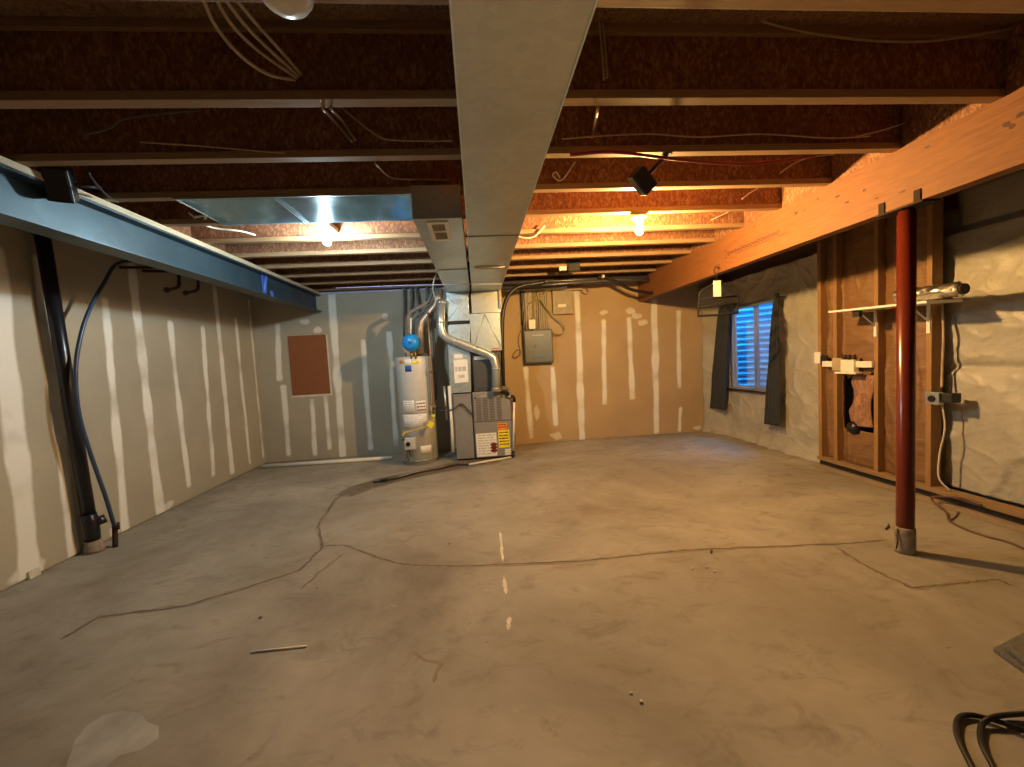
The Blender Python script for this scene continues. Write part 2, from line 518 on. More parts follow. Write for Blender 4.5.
# ---- drywall walls with joint compound masks
def stripe_mask(stripes, blobs):
    def fn(u, z):
        v = 0.0
        for (u0, z0, u1, z1, hw) in stripes:
            if z < min(z0, z1) - .06 or z > max(z0, z1) + .06: continue
            t = (z - z0) / (z1 - z0); uc = u0 + (u1 - u0) * t
            h = hw * (1 + .35 * noise.noise(Vector((u0 * 9, z * 3.1, 1.7)))); uc += .012 * noise.noise(Vector((z * 2.3, u0 * 5, 4)))
            e = max(0, min(1, (h + .022 - abs(u - uc)) / .035))
            ze = max(0, min(1, (min(z - min(z0, z1), max(z0, z1) - z) + .05) / .06))
            v = max(v, e * ze * (.75 + .35 * noise.noise(Vector((z * 4, u0 * 3, 8)))))
        for (bu, bz, ru, rz) in blobs:
            d = math.hypot((u - bu) / ru, (z - bz) / rz) + .5 * noise.noise(Vector((u * 14, z * 14, 3))); v = max(v, max(0, min(1, (1.25 - d) / .5)) * .6)
        return v * .9
    return fn


def painted_wall(name, axis, plane, u0, u1, z0, z1, maskfn, step=.018):
    nu, nv = int((u1 - u0) / step), int((z1 - z0) / step)
    mb = MB()
    if axis == 'x': mb.grid(nu, nv, lambda a, b: (plane, u0 + (u1 - u0) * a, z0 + (z1 - z0) * b), sm=False)
    else: mb.grid(nu, nv, lambda a, b: (u0 + (u1 - u0) * a, plane, z0 + (z1 - z0) * b), sm=False)
    # back side thickness
    t = .013
    if axis == 'x': mb.box(plane - t - .1, plane - t, u0, u1 + .1, -.03, z1)
    else: mb.box(u0 - .1, u1, plane + t, plane + t + .1, -.03, z1)
    o = mb.build(name, 'drywall', org=(0, 0, 0), normals=False)
    me = o.data; at = me.attributes.new('mud', 'FLOAT', 'POINT')
    vals = []
    for v in me.vertices:
        vals.append(maskfn(v.co.y if axis == 'x' else v.co.x, v.co.z))
    at.data.foreach_set('value', vals)
    if name == 'wall_back':                            # browner right of the furnace: warm bulb light put into the paper colour
        tb = me.attributes.new('warm_bulb_tint', 'FLOAT', 'POINT')
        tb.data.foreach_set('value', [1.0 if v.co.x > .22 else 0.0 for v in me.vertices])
    return struct(o)


LS = [(2.96, 0, 2.99, 2.2, .055), (3.26, 0, 3.25, 2.2, .03), (3.71, .0, 3.76, 1.98, .03), (4.10, 0, 4.08, 2.36, .04), (4.50, .15, 4.48, 1.85, .03),
      (4.91, .15, 4.98, 1.84, .028), (5.26, .08, 5.27, 2.36, .032), (5.66, .1, 5.64, 2.0, .024), (2.5, 0, 2.5, 2.3, .03), (2.0, 0, 2.0, 2.3, .04),
      (1.5, .1, 1.5, 2.0, .03), (1.0, .1, 1.0, 2.0, .03), (6.0, 0.1, 6.0, 2.3, .015), (.3, 0, .3, 2.3, .04), (-.7, 0, -.7, 2.3, .04)]
painted_wall('wall_left', 'x', XL, YF, YB, 0.012, 2.42, stripe_mask([(a, b, c, d, e * 1.3) for a, b, c, d, e in LS], [(3.6, .05, .07, .05), (2.95, .05, .12, .06), (4.2, .05, .1, .04)]))
def B(a, b, w): p, q = onY(*a, YB), onY(*b, YB); return (q.x, q.z, p.x, p.z, w)
BS = [B((277.5, 324), (279.5, 380), .035), B((283, 386), (289, 455), .038), B((311.7, 399), (315.5, 455), .035), B((325.4, 395), (329.5, 449), .03),
      B((331, 288), (343, 457), .05), B((362.7, 340), (370.5, 449), .035), B((389, 332), (396, 446), .035),
      B((526, 367), (531, 438), .035), B((552, 367), (556, 425), .038), B((576.5, 286), (582.5, 439), .048), B((603.7, 320), (604.8, 404), .035),
      B((629, 318), (632.4, 398.6), .038), B((654, 300), (656.6, 433), .048), B((678.3, 311), (679.3, 388), .034), B((680.8, 407.7), (679.3, 431), .03)]
def D(p, ru, rz): q = onY(*p, YB); return (q.x, q.z, ru, rz)
BB = [D((304.5, 321.6), .07, .05), D((317.4, 330), .06, .05), D((604, 312.5), .08, .04), D((557, 436), .09, .07), D((697, 428), .07, .05),
      D((630, 311), .09, .05), D((637, 316), .09, .05), D((643, 322), .09, .05), D((385, 316), .05, .05), D((537, 412), .05, .12)]
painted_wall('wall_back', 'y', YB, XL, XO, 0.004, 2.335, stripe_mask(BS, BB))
# lilac sill strip on top of the back wall, joist-end rim above it
tr = MB().box(XL, XO, YB - .02, YB + .1, 2.335, ZC - .002).build('trim_1', 'lilac'); struct(tr)
struct(MB().box(XL, XO, YB + .03, YB + .06, ZC + .001, ZC + HJ).build('wall_rim', 'subfloor'))
struct(MB().box(XL - .1, XO, YF - .1, YF, 0, ZC + HJ).build('wall_front', 'drywall'))
struct(MB().box(XL - .14, XL - .1, YF, YB + .1, ZC - .02, ZC + HJ).build('wall_left_rim', 'subfloor'))
struct(MB().box(XL - .15, XO, YF - .1, YB + .12, ZC + HJ, ZC + HJ + .02).build('ceiling', 'subfloor'))
# right foundation wall around the window opening
WY0, WY1, WZ0, WZ1 = 4.68, 5.62, 0.70, 1.85
mb = MB()
HY0, HY1, HZ0, HZ1 = WY0 - .10, WY1 + .36, WZ0 - .10, WZ1 + .06
for b in ((YF, HY0, 0, 2.2), (HY1, YB + .1, 0, 2.2), (HY0, HY1, 0, HZ0), (HY0, HY1, HZ1, 2.2)):
    mb.box(XB + .06, XO, b[0], b[1], b[2], b[3])
struct(mb.build('wall_right', 'conc_wall'))
struct(MB().box(XO - .05, XO, YF, YB + .1, 2.2, ZC + HJ).build('wall_right_rim', 'subfloor'))
struct(MB().box(XO - .2, XO - .05, YF, YB + .02, 2.2, 2.238).build('trim_2', 'plate'))

mb = MB()
for b in ((HY0 - .02, WY0 + .002, HZ0 - .02, HZ1 + .02), (WY1 - .002, HY1 + .02, HZ0 - .02, HZ1 + .02), (WY0, WY1, HZ0 - .02, WZ0 + .002), (WY0, WY1, WZ1 - .002, HZ1 + .02)):
    mb.box(XB + .045, XB + .058, *b)
struct(mb.build('window_1_buck', 'plate'))
# ---- window: frame, sashes, panes
FX0, FX1 = XB + .03, XB + .10
mb = MB()
t = .024
for b in ((WY0, WY0 + t, WZ0, WZ1), (WY1 - t, WY1, WZ0, WZ1), (WY0 + t, WY1 - t, WZ0, WZ0 + t), (WY0 + t, WY1 - t, WZ1 - t, WZ1)):
    mb.box(FX0, FX1, b[0], b[1], b[2], b[3])
win = mb.build('window_1', 'vinyl', bevel=.004); struct(win)
WM = 5.13
for a, b, xo in ((WY0 + t, WM + .02, 0.0), (WM - .02, WY1 - t, .028)):
    mb = MB(); s_ = .022; x0 = FX0 + .008 + xo; x1 = x0 + .024
    for q in ((a, a + s_, WZ0 + t, WZ1 - t), (b - s_, b, WZ0 + t, WZ1 - t), (a + s_, b - s_, WZ0 + t, WZ0 + t + s_), (a + s_, b - s_, WZ1 - t - s_, WZ1 - t)):
        mb.box(x0, x1, *q)
    mb.build('window_sash', 'vinyl', win, bevel=.003)
    MB().box(x0 + .01, x0 + .014, a + s_, b - s_, WZ0 + t + s_, WZ1 - t - s_).build('window_pane', 'pane', win)
struct(MB().box(XB - .035, XB + .03, WY0 - .04, WY1 + .04, WZ0 - .028, WZ0 - .002).build('window_1_sill', 'rust'))
# window well outside
WC = Vector((XO, 5.13, 0))
def well(u, v):
    a = -PI / 2 + PI * u; z = .25 + 2.05 * v; r = .66 + .020 * math.sin(z * 2 * PI / .088)
    return (WC.x + r * 1.0 * math.cos(a), WC.y + .08 + r * 1.38 * math.sin(a), z)
tag(MB().grid(40, 240, well).build('window_well', 'well', solid=.004), 'corrugated steel window well seen blue through the panes', 'window well')
gb = MB().prism([(XO + .008 + .62 * math.cos(a * PI / 20 - PI / 2), 5.21 + .86 * math.sin(a * PI / 20 - PI / 2)) for a in range(21)], 'z', .02, .26)
tag(gb.build('gravel_bed', 'gravel'), 'gravel bed at the bottom of the window well', 'gravel', kind='stuff')

# ------------------------------------------------------------------ floor joists
def joist(y):
    t_ = thing('floor_joist', (0, y, ZC), 'x', 'joist', 'wooden I-joists across the ceiling')
    x0, x1 = XL + .01, XO - .08
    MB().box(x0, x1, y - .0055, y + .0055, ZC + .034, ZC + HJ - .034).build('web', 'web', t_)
    MB().box(x0, x1, y - .027, y + .027, ZC + .0005, ZC + .036).build('bottom_flange', 'flange', t_, bevel=.002)
    MB().box(x0, x1, y - .027, y + .027, ZC + HJ - .036, ZC + HJ - .0005).build('top_flange', 'flange', t_, bevel=.002)
    return t_
J0 = joist(JY[0])
ordn = ['just above and behind the camera end of the duct', 'right overhead at the camera', 'carrying the unlit lamp, first one seen at the top',
        'second one seen, crossing dark behind the big duct', 'third one seen, dark red web above the small speaker', 'bordering the near edge of the blue metal ceiling panel',
        'bordering the far edge of the metal panel and carrying the warm bulb', 'brightly lit just beyond the two bulbs', 'second one beyond the two bulbs',
        'third one beyond the two bulbs', 'fourth one beyond the two bulbs', 'second last before the back wall', 'last one, right against the back wall']
for k, y in enumerate(JY):
    o = J0 if k == 0 else dup(J0, (0, y, ZC))
    o['label'] = 'wooden I-joist ' + ordn[k]

# ------------------------------------------------------------------ laminated beam, post
BX0, BX1, BZ0, BZ1 = 2.46, 2.55, 2.036, ZC
beam = thing('laminated_beam', (2.505, 3, BZ0), 'large orange laminated wood beam running along the right side', 'beam')
MB().box(BX0, BX1, -1.6, YB - .01, BZ0, BZ1 - .001).build('beam_body', 'lvl', beam, bevel=.003)
mb = MB(); rs_ = random.Random(3)                     # dark hand-like stamp and knots
def blot(y, z, ry, rz): mb.prism([(y + ry * math.cos(q * PI / 4) * rs_.uniform(.7, 1.2), z + rz * math.sin(q * PI / 4) * rs_.uniform(.7, 1.2)) for q in range(8)], 'x', BX0 - .0012, BX0 - .0002)
y_ = 3.86
for k in range(16):
    h = .038 if k == 0 else rs_.uniform(.009, .017); zz = 2.185
    for q in range(7):
        blot(y_ + .016 * math.cos(q * .9), zz + h * math.sin(q * .9), .006, .007)
    y_ -= .046
for q in range(22): blot(3.70 - q * .030, 2.155, .018, .0035)
for (y_, z_, ry, rz) in ((2.62, 2.255, .02, .010), (2.98, 2.27, .016, .012), (2.90, 2.265, .010, .006), (2.55, 2.19, .018, .008), (2.43, 2.22, .012, .009), (2.78, 2.30, .012, .007),
                        (1.74, 2.235, .016, .014), (1.69, 2.25, .02, .010), (1.72, 2.215, .012, .012), (2.07, 2.30, .016, .006), (2.35, 2.14, .012, .006), (3.45, 2.32, .010, .008), (2.2, 2.12, .018, .006)):
    blot(y_, z_, ry, rz)
mb.build('ink_stamp', 'ink', beam)
# OSB blocking between the joists over the beam
wh = ['over the orange beam ' + w for w in ('in the darkest bay nearest the camera', 'in the second dark bay', 'in the third dark bay', 'beside the panel bay', 'in the bay of the warm bulb', 'in the bay after the warm bulb', 'two bays beyond the warm bulb', 'three bays beyond the warm bulb', 'in the last bay at the back wall')]
bl0 = None
for k in range(2, 11):
    y0, y1 = JY[k] + .03, JY[k + 1] - .03
    mb = MB().box(BX0 + .01, BX0 + .04, y0, y1, ZC + .001, ZC + HJ - .001)
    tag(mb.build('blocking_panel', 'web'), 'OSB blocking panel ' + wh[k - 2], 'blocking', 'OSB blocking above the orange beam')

PX, PY = 2.505, 2.215
post = thing('support_post', (PX, PY, 0), 'round dark red steel post standing under the orange beam', 'post')
MB().lathe([(.042, .10), (.043, .11), (.043, 2.0), (.038, 2.0), (.038, 2.018)], (PX, PY, 0), 36).build('post_shaft', 'post', post)
MB().lathe([(.050, 0), (.049, .02), (.048, .15), (.046, .158)], (PX, PY, 0), 20).build('concrete_sleeve', 'sleeve', post)
mb = MB().box(BX0 - .012, BX1 + .012, PY - .13, PY + .13, BZ0 - .012, BZ0 - .001)
for yy in (-.115, .085):
    mb.box(BX0 - .006, BX0 - .0015, PY + yy, PY + yy + .035, BZ0 - .012, BZ0 + .062)
    mb.box(BX1 + .0015, BX1 + .006, PY + yy, PY + yy + .035, BZ0 - .012, BZ0 + .062)
mb.lathe([(.03, -.02), (.03, -.012)], (PX, PY, BZ0), 16)
mb.build('cap_plate', 'ink2', post)
MB().tube([(PX - .055, PY + .05, .155), (PX - .075, PY + .03, .15), (PX - .085, PY + .04, .13)], .006, 6).tube([(PX - .052, PY, .15), (PX - .06, PY - .01, .07), (PX - .064, PY - .005, .03)], .004, 6).build('bent_tie_wire', 'rust', post)

# ------------------------------------------------------------------ steel beam on the left
SX1, SX0, SZ0, SZ1 = -2.142, -2.292, 2.094, 2.327
sb = thing('steel_beam', (-2.217, 3, SZ0), 'blue grey steel I-beam with a wood nailer along the left side', 'beam')
c = (SX0 + SX1) / 2
poly = [(SX0, SZ0), (SX1, SZ0), (SX1, SZ0 + .012), (c + .005, SZ0 + .012), (c + .005, SZ1 - .012), (SX1, SZ1 - .012), (SX1, SZ1), (SX0, SZ1), (SX0, SZ1 - .012), (c - .005, SZ1 - .012), (c - .005, SZ0 + .012), (SX0, SZ0 + .012)]
MB().prism(poly, 'y', -1.6, YB - .01).build('beam_body', 'steel', sb)
MB().box(SX0, SX1 + .004, -1.6, YB - .01, SZ1 + .001, ZC - .001).build('wood_nailer', 'nailer', sb, bevel=.002)
MB().box(c + .006, c + .012, 5.25, YB - .02, SZ0 + .02, SZ1 - .02).box(SX1 - .03, SX1 + .002, 5.2, YB - .02, SZ0 - .004, SZ0 - .0005).build('dark_end_plate', 'steeldark', sb)
mb = MB()
mb.box(c + .006, c + .010, 4.60, 4.68, SZ0 + .013, SZ1 - .013).box(SX1 - .002, SX1 + .002, 4.62, 4.68, SZ0 - .002, SZ0 + .06)
mb.tube([(c + .012, 4.60, SZ0 + .015), (c + .03, 4.64, SZ1 - .02)], .018, 8)
mb.build('blue_tape_wrap', 'bluetape', sb)
for k in range(4, 10):
    y0, y1 = JY[k] + .03, JY[k + 1] - .03
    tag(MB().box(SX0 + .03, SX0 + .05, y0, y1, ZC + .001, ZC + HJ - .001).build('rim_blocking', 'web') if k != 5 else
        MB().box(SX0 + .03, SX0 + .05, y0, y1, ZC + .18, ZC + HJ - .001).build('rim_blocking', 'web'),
        'OSB blocking panel above the steel beam ' + ('in the bay just before the metal panel', 'cut short beside the metal panel', 'in the bay of the cool bulb', 'one bay past the cool bulb', 'two bays past the cool bulb', 'three bays past the cool bulb')[k - 4], 'blocking', 'OSB blocking above the steel beam')
# hooks under the steel beam
for k, (px, py) in enumerate(((167, 288), (186, 291))):
    p = onX(px, py, -2.6); p.z = 0
    q = onX(px + 12, py - 7, -2.5)
    a = onX(px, py + 2, -2.6); b = onX(px + 11, py - 1, -2.6); c_ = onX(px + 12, py - 9, -2.6)
    hk = MB().tube([c_ + Vector((0, 0, .03)), c_, b, a], .014, 8, True).lathe([(.02, -.014), (.026, 0), (.02, .014)], a, 10, 'y').build('pipe_stub', 'rust')
    tag(hk, ('rusty curved pipe stub under the steel beam, nearer the camera of two', 'rusty curved pipe stub under the steel beam, farther of the two')[k], 'pipe', 'curved pipe stubs under the steel beam')
    MB().tube([c_ + Vector((0, 0, .03)), c_ + Vector((0, 0, .10)), Vector((XL + .001, c_.y, c_.z + .12))], .012, 8).build('hanger', 'rust', hk)

# ------------------------------------------------------------------ ducts
DX0, DX1, DZ = -.013, .345, 2.165
du = thing('supply_duct', ((DX0 + DX1) / 2, 2, DZ), 'wide galvanised supply duct running overhead from camera to furnace', 'duct')
def ductsec(y0, y1): return MB().box(DX0, DX1, y0, y1, DZ, ZC - .003)
for y0, y1 in ((-1.6, -.02), (-.02, 1.52 - .6), (.925, 2.955), (2.965, 5.62)):
    ductsec(y0, y1 - .004).build('duct_section', 'galv', du)
mb = MB()
for x in (DX0, DX1): mb.box(x - .003, x + .003, -1.6, 5.2, DZ - .004, DZ + .012)
mb.build('edge_seam', 'galvb', du)
for y in (.922, 2.96): MB().box(DX0 - .006, DX1 + .006, y - .008, y + .008, DZ - .006, DZ + .03).build('drive_cleat', 'galv', du)
mb = MB().box(.03, .31, 3.90, 3.915, DZ - .016, DZ - .001).box(.03, .31, 3.955, 3.97, DZ - .016, DZ - .001).box(.03, .045, 3.915, 3.955, DZ - .016, DZ - .001).box(.295, .31, 3.915, 3.955, DZ - .016, DZ - .001)
mb.build('slot_bracket', 'white', du)

RX0, RX1 = -.335, -.04
rd = thing('return_duct', (-.19, 4, DZ), 'narrow galvanised return duct with a small grille beside the big duct', 'duct')
MB().box(RX0, RX1, 2.57, 3.98, DZ, ZC - .003).build('duct_section', 'galv', rd)
MB().box(RX0, RX1, 3.99, 5.62, DZ, ZC - .003).build('duct_section', 'galv', rd)
MB().box(RX0 - .005, RX1 + .005, 3.975, 3.995, DZ - .006, DZ + .03).build('drive_cleat', 'galv', rd)
g0, g1 = -.262, -.128
mb = MB()
mb.box(g0, g1, 2.62, 2.655, DZ - .008, DZ - .0005).box(g0, g1, 2.975, 3.01, DZ - .008, DZ - .0005).box(g0, g0 + .026, 2.655, 2.975, DZ - .008, DZ - .0005).box(g1 - .026, g1, 2.655, 2.975, DZ - .008, DZ - .0005)
mb.box(g0 + .026, g1 - .026, 2.80, 2.82, DZ - .007, DZ - .0005)
gr = mb.build('grille', 'white', rd, bevel=.001)
mb = MB()
for k in range(15): mb.box(g0 + .026, g1 - .026, 2.66 + k * .0205, 2.668 + k * .0205, DZ - .005, DZ - .0008)
mb.build('grille_louvre', 'romex', gr)
MB().box(g0 + .026, g1 - .026, 2.655, 2.975, DZ - .0012, DZ - .0004).build('grille_opening', 'cabinetd', gr)
# panned joist bay
pb = thing('ceiling_panel', (-1.05, 2.96, ZC - .002), 'blue reflecting sheet metal panel closing one joist bay above the cool bulb', 'metal panel')
mb = MB(); x0, x1 = -1.75, RX0 - .002
mb.grid(60, 16, lambda u, v: (x0 + (x1 - x0) * u, JY[5] - .02 + (JY[6] - JY[5] + .03) * v,
        ZC - .005 + .0035 * noise.noise(Vector((u * 7, v * 3, 1))) * (1 if 0 < u < 1 else 0)))
mb.build('sheet', 'panel', pb, solid=.0015)
mb = MB(); 
for x in (-1.18, -1.16): mb.box(x, x + .004, JY[5] - .02, JY[6] + .01, ZC - .014, ZC - .010)
mb.box(x0, x1, JY[5] - .03, JY[5] - .018, ZC - .012, ZC - .001)
mb.build('folded_seam', 'galv', pb)

# plenums at the back, furnace
YP = 5.30
sp = thing('supply_plenum', (.14, 5.6, 1.33), 'galvanised supply plenum with creased face standing above the furnace', 'plenum')
MB().box(-.03, .34, YP, 5.85, 1.892, DZ - .002).build('upper_box', 'galv', sp)
mb = MB()
mb.box(-.062, .322, YP - .012, 5.85, 1.405, 1.886)
mb.build('lower_box', 'galvb', sp, bevel=.003)
mb = MB(); yy = YP - .014
def cross(mb, x0, x1, z0, z1, y, pts, h=.010):
    for a, b in pts:
        mb.tube([(x0 + (x1 - x0) * a[0], y, z0 + (z1 - z0) * a[1]), (x0 + (x1 - x0) * b[0], y, z0 + (z1 - z0) * b[1])], h * .5, 6)
cross(mb, -.062, .322, 1.405, 1.886, yy, [((.05, .05), (.5, .97)), ((.5, .97), (.97, .1))])
mb.build('crease', 'galvb', sp)
MB().box(.20, .31, YP - .016, YP - .0125, 1.425, 1.437).build('red_print', 'red', sp)
cc = thing('coil_case', (.08, 5.6, .9), 'dark grey coil case between furnace and plenum', 'coil case')
MB().box(-.062, .30, YP + .02, 5.85, .895, 1.398).build('case_body', 'coil', cc, bevel=.003)
MB().box(-.055, .20, YP + .012, YP + .0195, .93, 1.33).build('access_cover', 'coil', cc, bevel=.003)
MB().box(-.04, .19, YP + .006, YP + .03, 1.30, 1.345).build('white_tape_strip', 'paperw', cc)

fu = thing('furnace', (.165, 5.65, 0), 'grey gas furnace with a slotted grille door and yellow sticker', 'furnace')
FXA, FXB, FZ = -.095, .412, .885
MB().box(FXA, FXB, YP + .02, 6.0, .02, FZ).build('cabinet_body', 'cabinet', fu, bevel=.004)
up = MB().box(FXA + .012, FXB - .012, YP, YP + .0195, .50, FZ - .015).build('upper_door', 'cabinet', fu, bevel=.004)
mb = MB()
for k, (a, b) in enumerate(((-.05, .015), (.035, .10), (.12, .185), (.215, .275))):
    for q in range(14): mb.box(a, b, YP - .003, YP - .0005, .515 + q * .021, .527 + q * .021)
mb.build('grille_slots', 'cabinetd', up)
mb = MB()
for k in range(3): mb.box(-.0, .12, YP - .003, YP - .0005, .822 + k * .006, .825 + k * .006)
mb.build('name_strip', 'greytext', up)
for x in (-.055, .285): MB().lathe([(.012, -.008), (.012, 0)], (x, YP, .81), 12, 'y').build('door_knob', 'black', up)
low = MB().box(FXA + .012, FXB - .012, YP, YP + .0195, .03, .49).build('lower_door', 'cabinet', fu, bevel=.004)
def label(parent, name, mat, x0, x1, y, z0, z1, lines=6, ink='greytext'):
    l = MB().box(x0, x1, y - .0018, y - .0003, z0, z1).build(name, mat, parent)
    mb = MB(); w = x1 - x0; h = (z1 - z0) / (lines + 1)
    for k in range(lines):
        zz = z1 - h * (k + .8); a = x0 + w * .08
        while a < x1 - w * .12:
            b = min(a + w * random.uniform(.08, .3), x1 - w * .06); mb.box(a, b, y - .0026, y - .0019, zz - h * .22, zz + h * .18); a = b + w * .05
    mb.build('print', ink, l)
    return l
lb = label(low, 'white_instruction_label', 'paperw', -.075, .19, YP, .04, .345, 8)
mb = MB()
for k in range(3): mb.lathe([(.038, -.0030), (.038, -.0019)], (.15, YP, .215 - k * .065), 14, 'y')
bmesh.ops.scale(mb.bm, vec=(1.2, 1, .62), verts=mb.bm.verts, space=Matrix.Translation((-.15, 0, -.15)))
mb.build('dark_oval_marks', 'darkred', lb)
label(low, 'small_white_label', 'paperw', .29, .37, YP, .04, .12, 2)
mb = MB(); y = YP - .0205 - .0
yl = label(low, 'yellow_warning_sticker', 'yellow', .215, .36, YP, .14, .37, 5, 'ink')
label(low, 'orange_warning_sticker', 'orange', .215, .335, YP, .375, .465, 2, 'ink')
MB().tube([(.415, YP - .01, .75), (.425, YP - .012, .5), (.428, YP - .01, .22), (.40, YP - .008, .18)], .006, 6, True).build('control_wire', 'rust', fu)

# return drop
rp = thing('return_drop', (-.2, 5.6, 0), 'galvanised return drop with a white paper and lower grey box left of furnace', 'duct')
ub = MB().box(-.34, -.066, YP, 5.75, 1.805, DZ - .002).build('upper_box', 'galvb', rp, bevel=.003)
mb = MB(); cross(mb, -.34, -.068, 1.82, 2.14, YP - .001, [((.03, .03), (.97, .97)), ((.03, .97), (.97, .03))], .007); mb.build('crease', 'galvb', ub)
MB().box(-.345, -.066, YP + .03, 5.75, 1.765, 1.803).build('dark_joint', 'black', rp)
MB().prism([(-.35, 1.762), (-.068, 1.762), (-.102, .89), (-.373, .89)], 'y', YP, 5.75).build('middle_box', 'galvb', rp, bevel=.003)
bmx = MB().box(-.335, -.107, YP + .0, 5.9, .03, .873).box(-.34, -.104, YP - .008, YP + .02, .855, .873)
bmx.build('lower_box', 'cabinet', rp, bevel=.003)
p0, p1 = onY(453.3, 360, YP - .001), onY(469.5, 382, YP - .001)
pl = label(rp, 'white_instruction_sheet', 'paperw', p0.x, p1.x - .01, YP - .001, p1.z, p0.z, 1)
MB().box(p0.x + .01, p0.x + .12, YP - .003, YP - .0005, p0.z + .015, p0.z + .07).build('small_paper', 'paperw', rp)
mb = MB().box(pl and p0.x + .05, p0.x + .13, YP - .0036, YP - .0020, p1.z + .06, p1.z + .10); mb.build('sketch', 'greytext', rp)
cable('gas_connector', [onY(*q, YP - .03) for q in ((437, 411), (450, 410), (455, 408), (462, 404), (472, 414), (473, 411))], .009, 'steeldark', 'dark flexible gas line curling across the return box to the furnace', 'gas line')
# white/grey pipes beside the return drop
for k, (pp_, r, mt, lb_) in enumerate((([(444, 386), (447, 420)], .016, 'galv', 'thin grey vertical pipe left of the grey return box'),
                                 ([(449, 386), (452, 430), (453, 452)], .02, 'white', 'pale vertical pipe touching the grey return box'))):
    cable('drain_pipe', [onY(*q, YP + .0) for q in pp_], r, mt, lb_, 'pipe', smooth=False)

# flue of the furnace
fl = thing('furnace_flue', (.25, 5.2, .9), 'shiny galvanised flue pipe slanting from the furnace up to the left', 'flue pipe')
YQ = YP - .075
pts = [onY(*q, YQ) for q in ((496, 391), (495.8, 366), (493.5, 358), (487, 353.5), (446.5, 338), (441.5, 333), (440.5, 325), (441, 300))]
pts[0].z = .89
MB().tube(pts, .052, 18).build('pipe_run', 'flue', fl)
for a, b in ((0, 1), (3, 4), (6, 7)):
    for t_ in ((.25, .8) if a == 3 else (.1, .9)):
        p = pts[a].lerp(pts[b], t_); d = (pts[b] - pts[a]).normalized() * .012
        MB().tube([p - d, p + d], .057, 18).build('joint_collar', 'flue', fl)
MB().lathe([(.07, 0), (.07, .012), (.056, .012), (.056, .05)], (pts[0].x, YQ, .886), 18).build('draft_collar', 'flueb', fl)

# ------------------------------------------------------------------ water heater
HX, HY, HR, HZ = -.825, 5.47, .232, 1.385
wh_ = thing('water_heater', (HX, HY, 0), 'tall light grey cylindrical gas water heater at the back wall', 'water heater')
MB().lathe([(HR - .01, .0), (HR - .01, .05), (HR, .055), (HR, HZ - .03), (HR - .004, HZ - .012), (HR - .03, HZ), (.05, HZ + .008)], (HX, HY, 0), 48).build('tank', 'heater', wh_)
MB().lathe([(HR + .003, .045), (HR + .005, .055), (HR + .003, .068)], (HX, HY, 0), 48).build('base_ring', 'cabinet', wh_)
def patch(parent, name, mat, x0, x1, z0, z1, off=.002, th=.001, lines=0, ink='greytext'):
    """label bent around the tank; x0,x1 are where its edges sit in x"""
    def ang(x): return math.asin(max(-1, min(1, (x - HX) / HR)))
    a0, a1 = ang(x0), ang(x1)
    def g(R): return lambda u, v: (HX + R * math.sin(a0 + (a1 - a0) * u), HY - R * math.cos(a0 + (a1 - a0) * u), z0 + (z1 - z0) * v)
    o = MB().grid(10, 2, g(HR + off)).build(name, mat, parent, solid=th)
    if lines:
        mb = MB(); h = (z1 - z0) / (lines + 1)
        for k in range(lines):
            zz = z1 - h * (k + .8); u = .08
            while u < .88:
                w = random.uniform(.06, .25); u2 = min(.94, u + w)
                A, B_ = a0 + (a1 - a0) * u, a0 + (a1 - a0) * u2; R = HR + off + .0012
                mb.face([(HX + R * math.sin(A), HY - R * math.cos(A), zz - h * .2), (HX + R * math.sin(B_), HY - R * math.cos(B_), zz - h * .2),
                         (HX + R * math.sin(B_), HY - R * math.cos(B_), zz + h * .2), (HX + R * math.sin(A), HY - R * math.cos(A), zz + h * .2)])
                u = u2 + .04
        mb.build('print', ink, o)
    return o
def hx(px, py): p = onY(px, py, HY - HR * .93); return p.x, p.z
def hpatch(name, mat, a, b, lines=0, off=.002, ink='greytext'):
    (x0, z1), (x1, z0) = hx(*a), hx(*b); return patch(wh_, name, mat, x0, x1, z0, z1, off, .001, lines, ink)
hpatch('white_label', 'paperw', (402.5, 401), (415, 413.5), 5); hpatch('white_label', 'paperw', (416, 401), (426, 413.5), 3, ink='darkred')
hpatch('long_white_label', 'paperw', (402, 415), (427.5, 427.5), 6)
hpatch('blue_logo_label', 'darkblue', (405, 366), (412, 371.5)); hpatch('white_sticker', 'paperw', (404.5, 359.5), (411.5, 365))
hpatch('red_sticker', 'orange', (399, 360.5), (403.5, 363.5)); hpatch('yellow_sticker', 'yellow', (412, 361), (419, 363.5))
(x0, z1), (x1, z0) = hx(405, 437), hx(417, 448)
gv = MB().box(x0, x1, HY - HR - .075, HY - HR + .02, z0, z1).build('gas_valve', 'heater', wh_, bevel=.012)
MB().lathe([(.026, -.02), (.028, 0)], (x0 + .05, HY - HR - .076, (z0 + z1) / 2), 16, 'y').build('dial', 'black', gv)
MB().lathe([(.012, -.03), (.012, 0)], (x0 + .012, HY - HR - .06, z1 - .02), 10, 'x').build('inlet', 'black', gv)
(a0, b1), (a1, b0) = hx(409, 449), hx(415.5, 461)
MB().box(a0, a1, HY - HR - .018, HY - HR + .02, b0, b1).build('burner_door', 'galv', wh_, bevel=.004)
MB().tube([(x0 + .05, HY - HR - .04, z0), (x0 + .06, HY - HR - .05, z0 - .06), (a0 + .03, HY - HR - .015, b0 + .07)], .006, 6, True).tube([(x0 + .03, HY - HR - .04, z0), (x0 + .02, HY - HR - .05, z0 - .08), (a0 + .01, HY - HR - .015, b0 + .03)], .005, 6, True).build('pilot_tubes', 'blackm', wh_)
hpatch('burner_cover', 'white', (420.5, 446), (431, 453), 0, .006)
mb = MB()
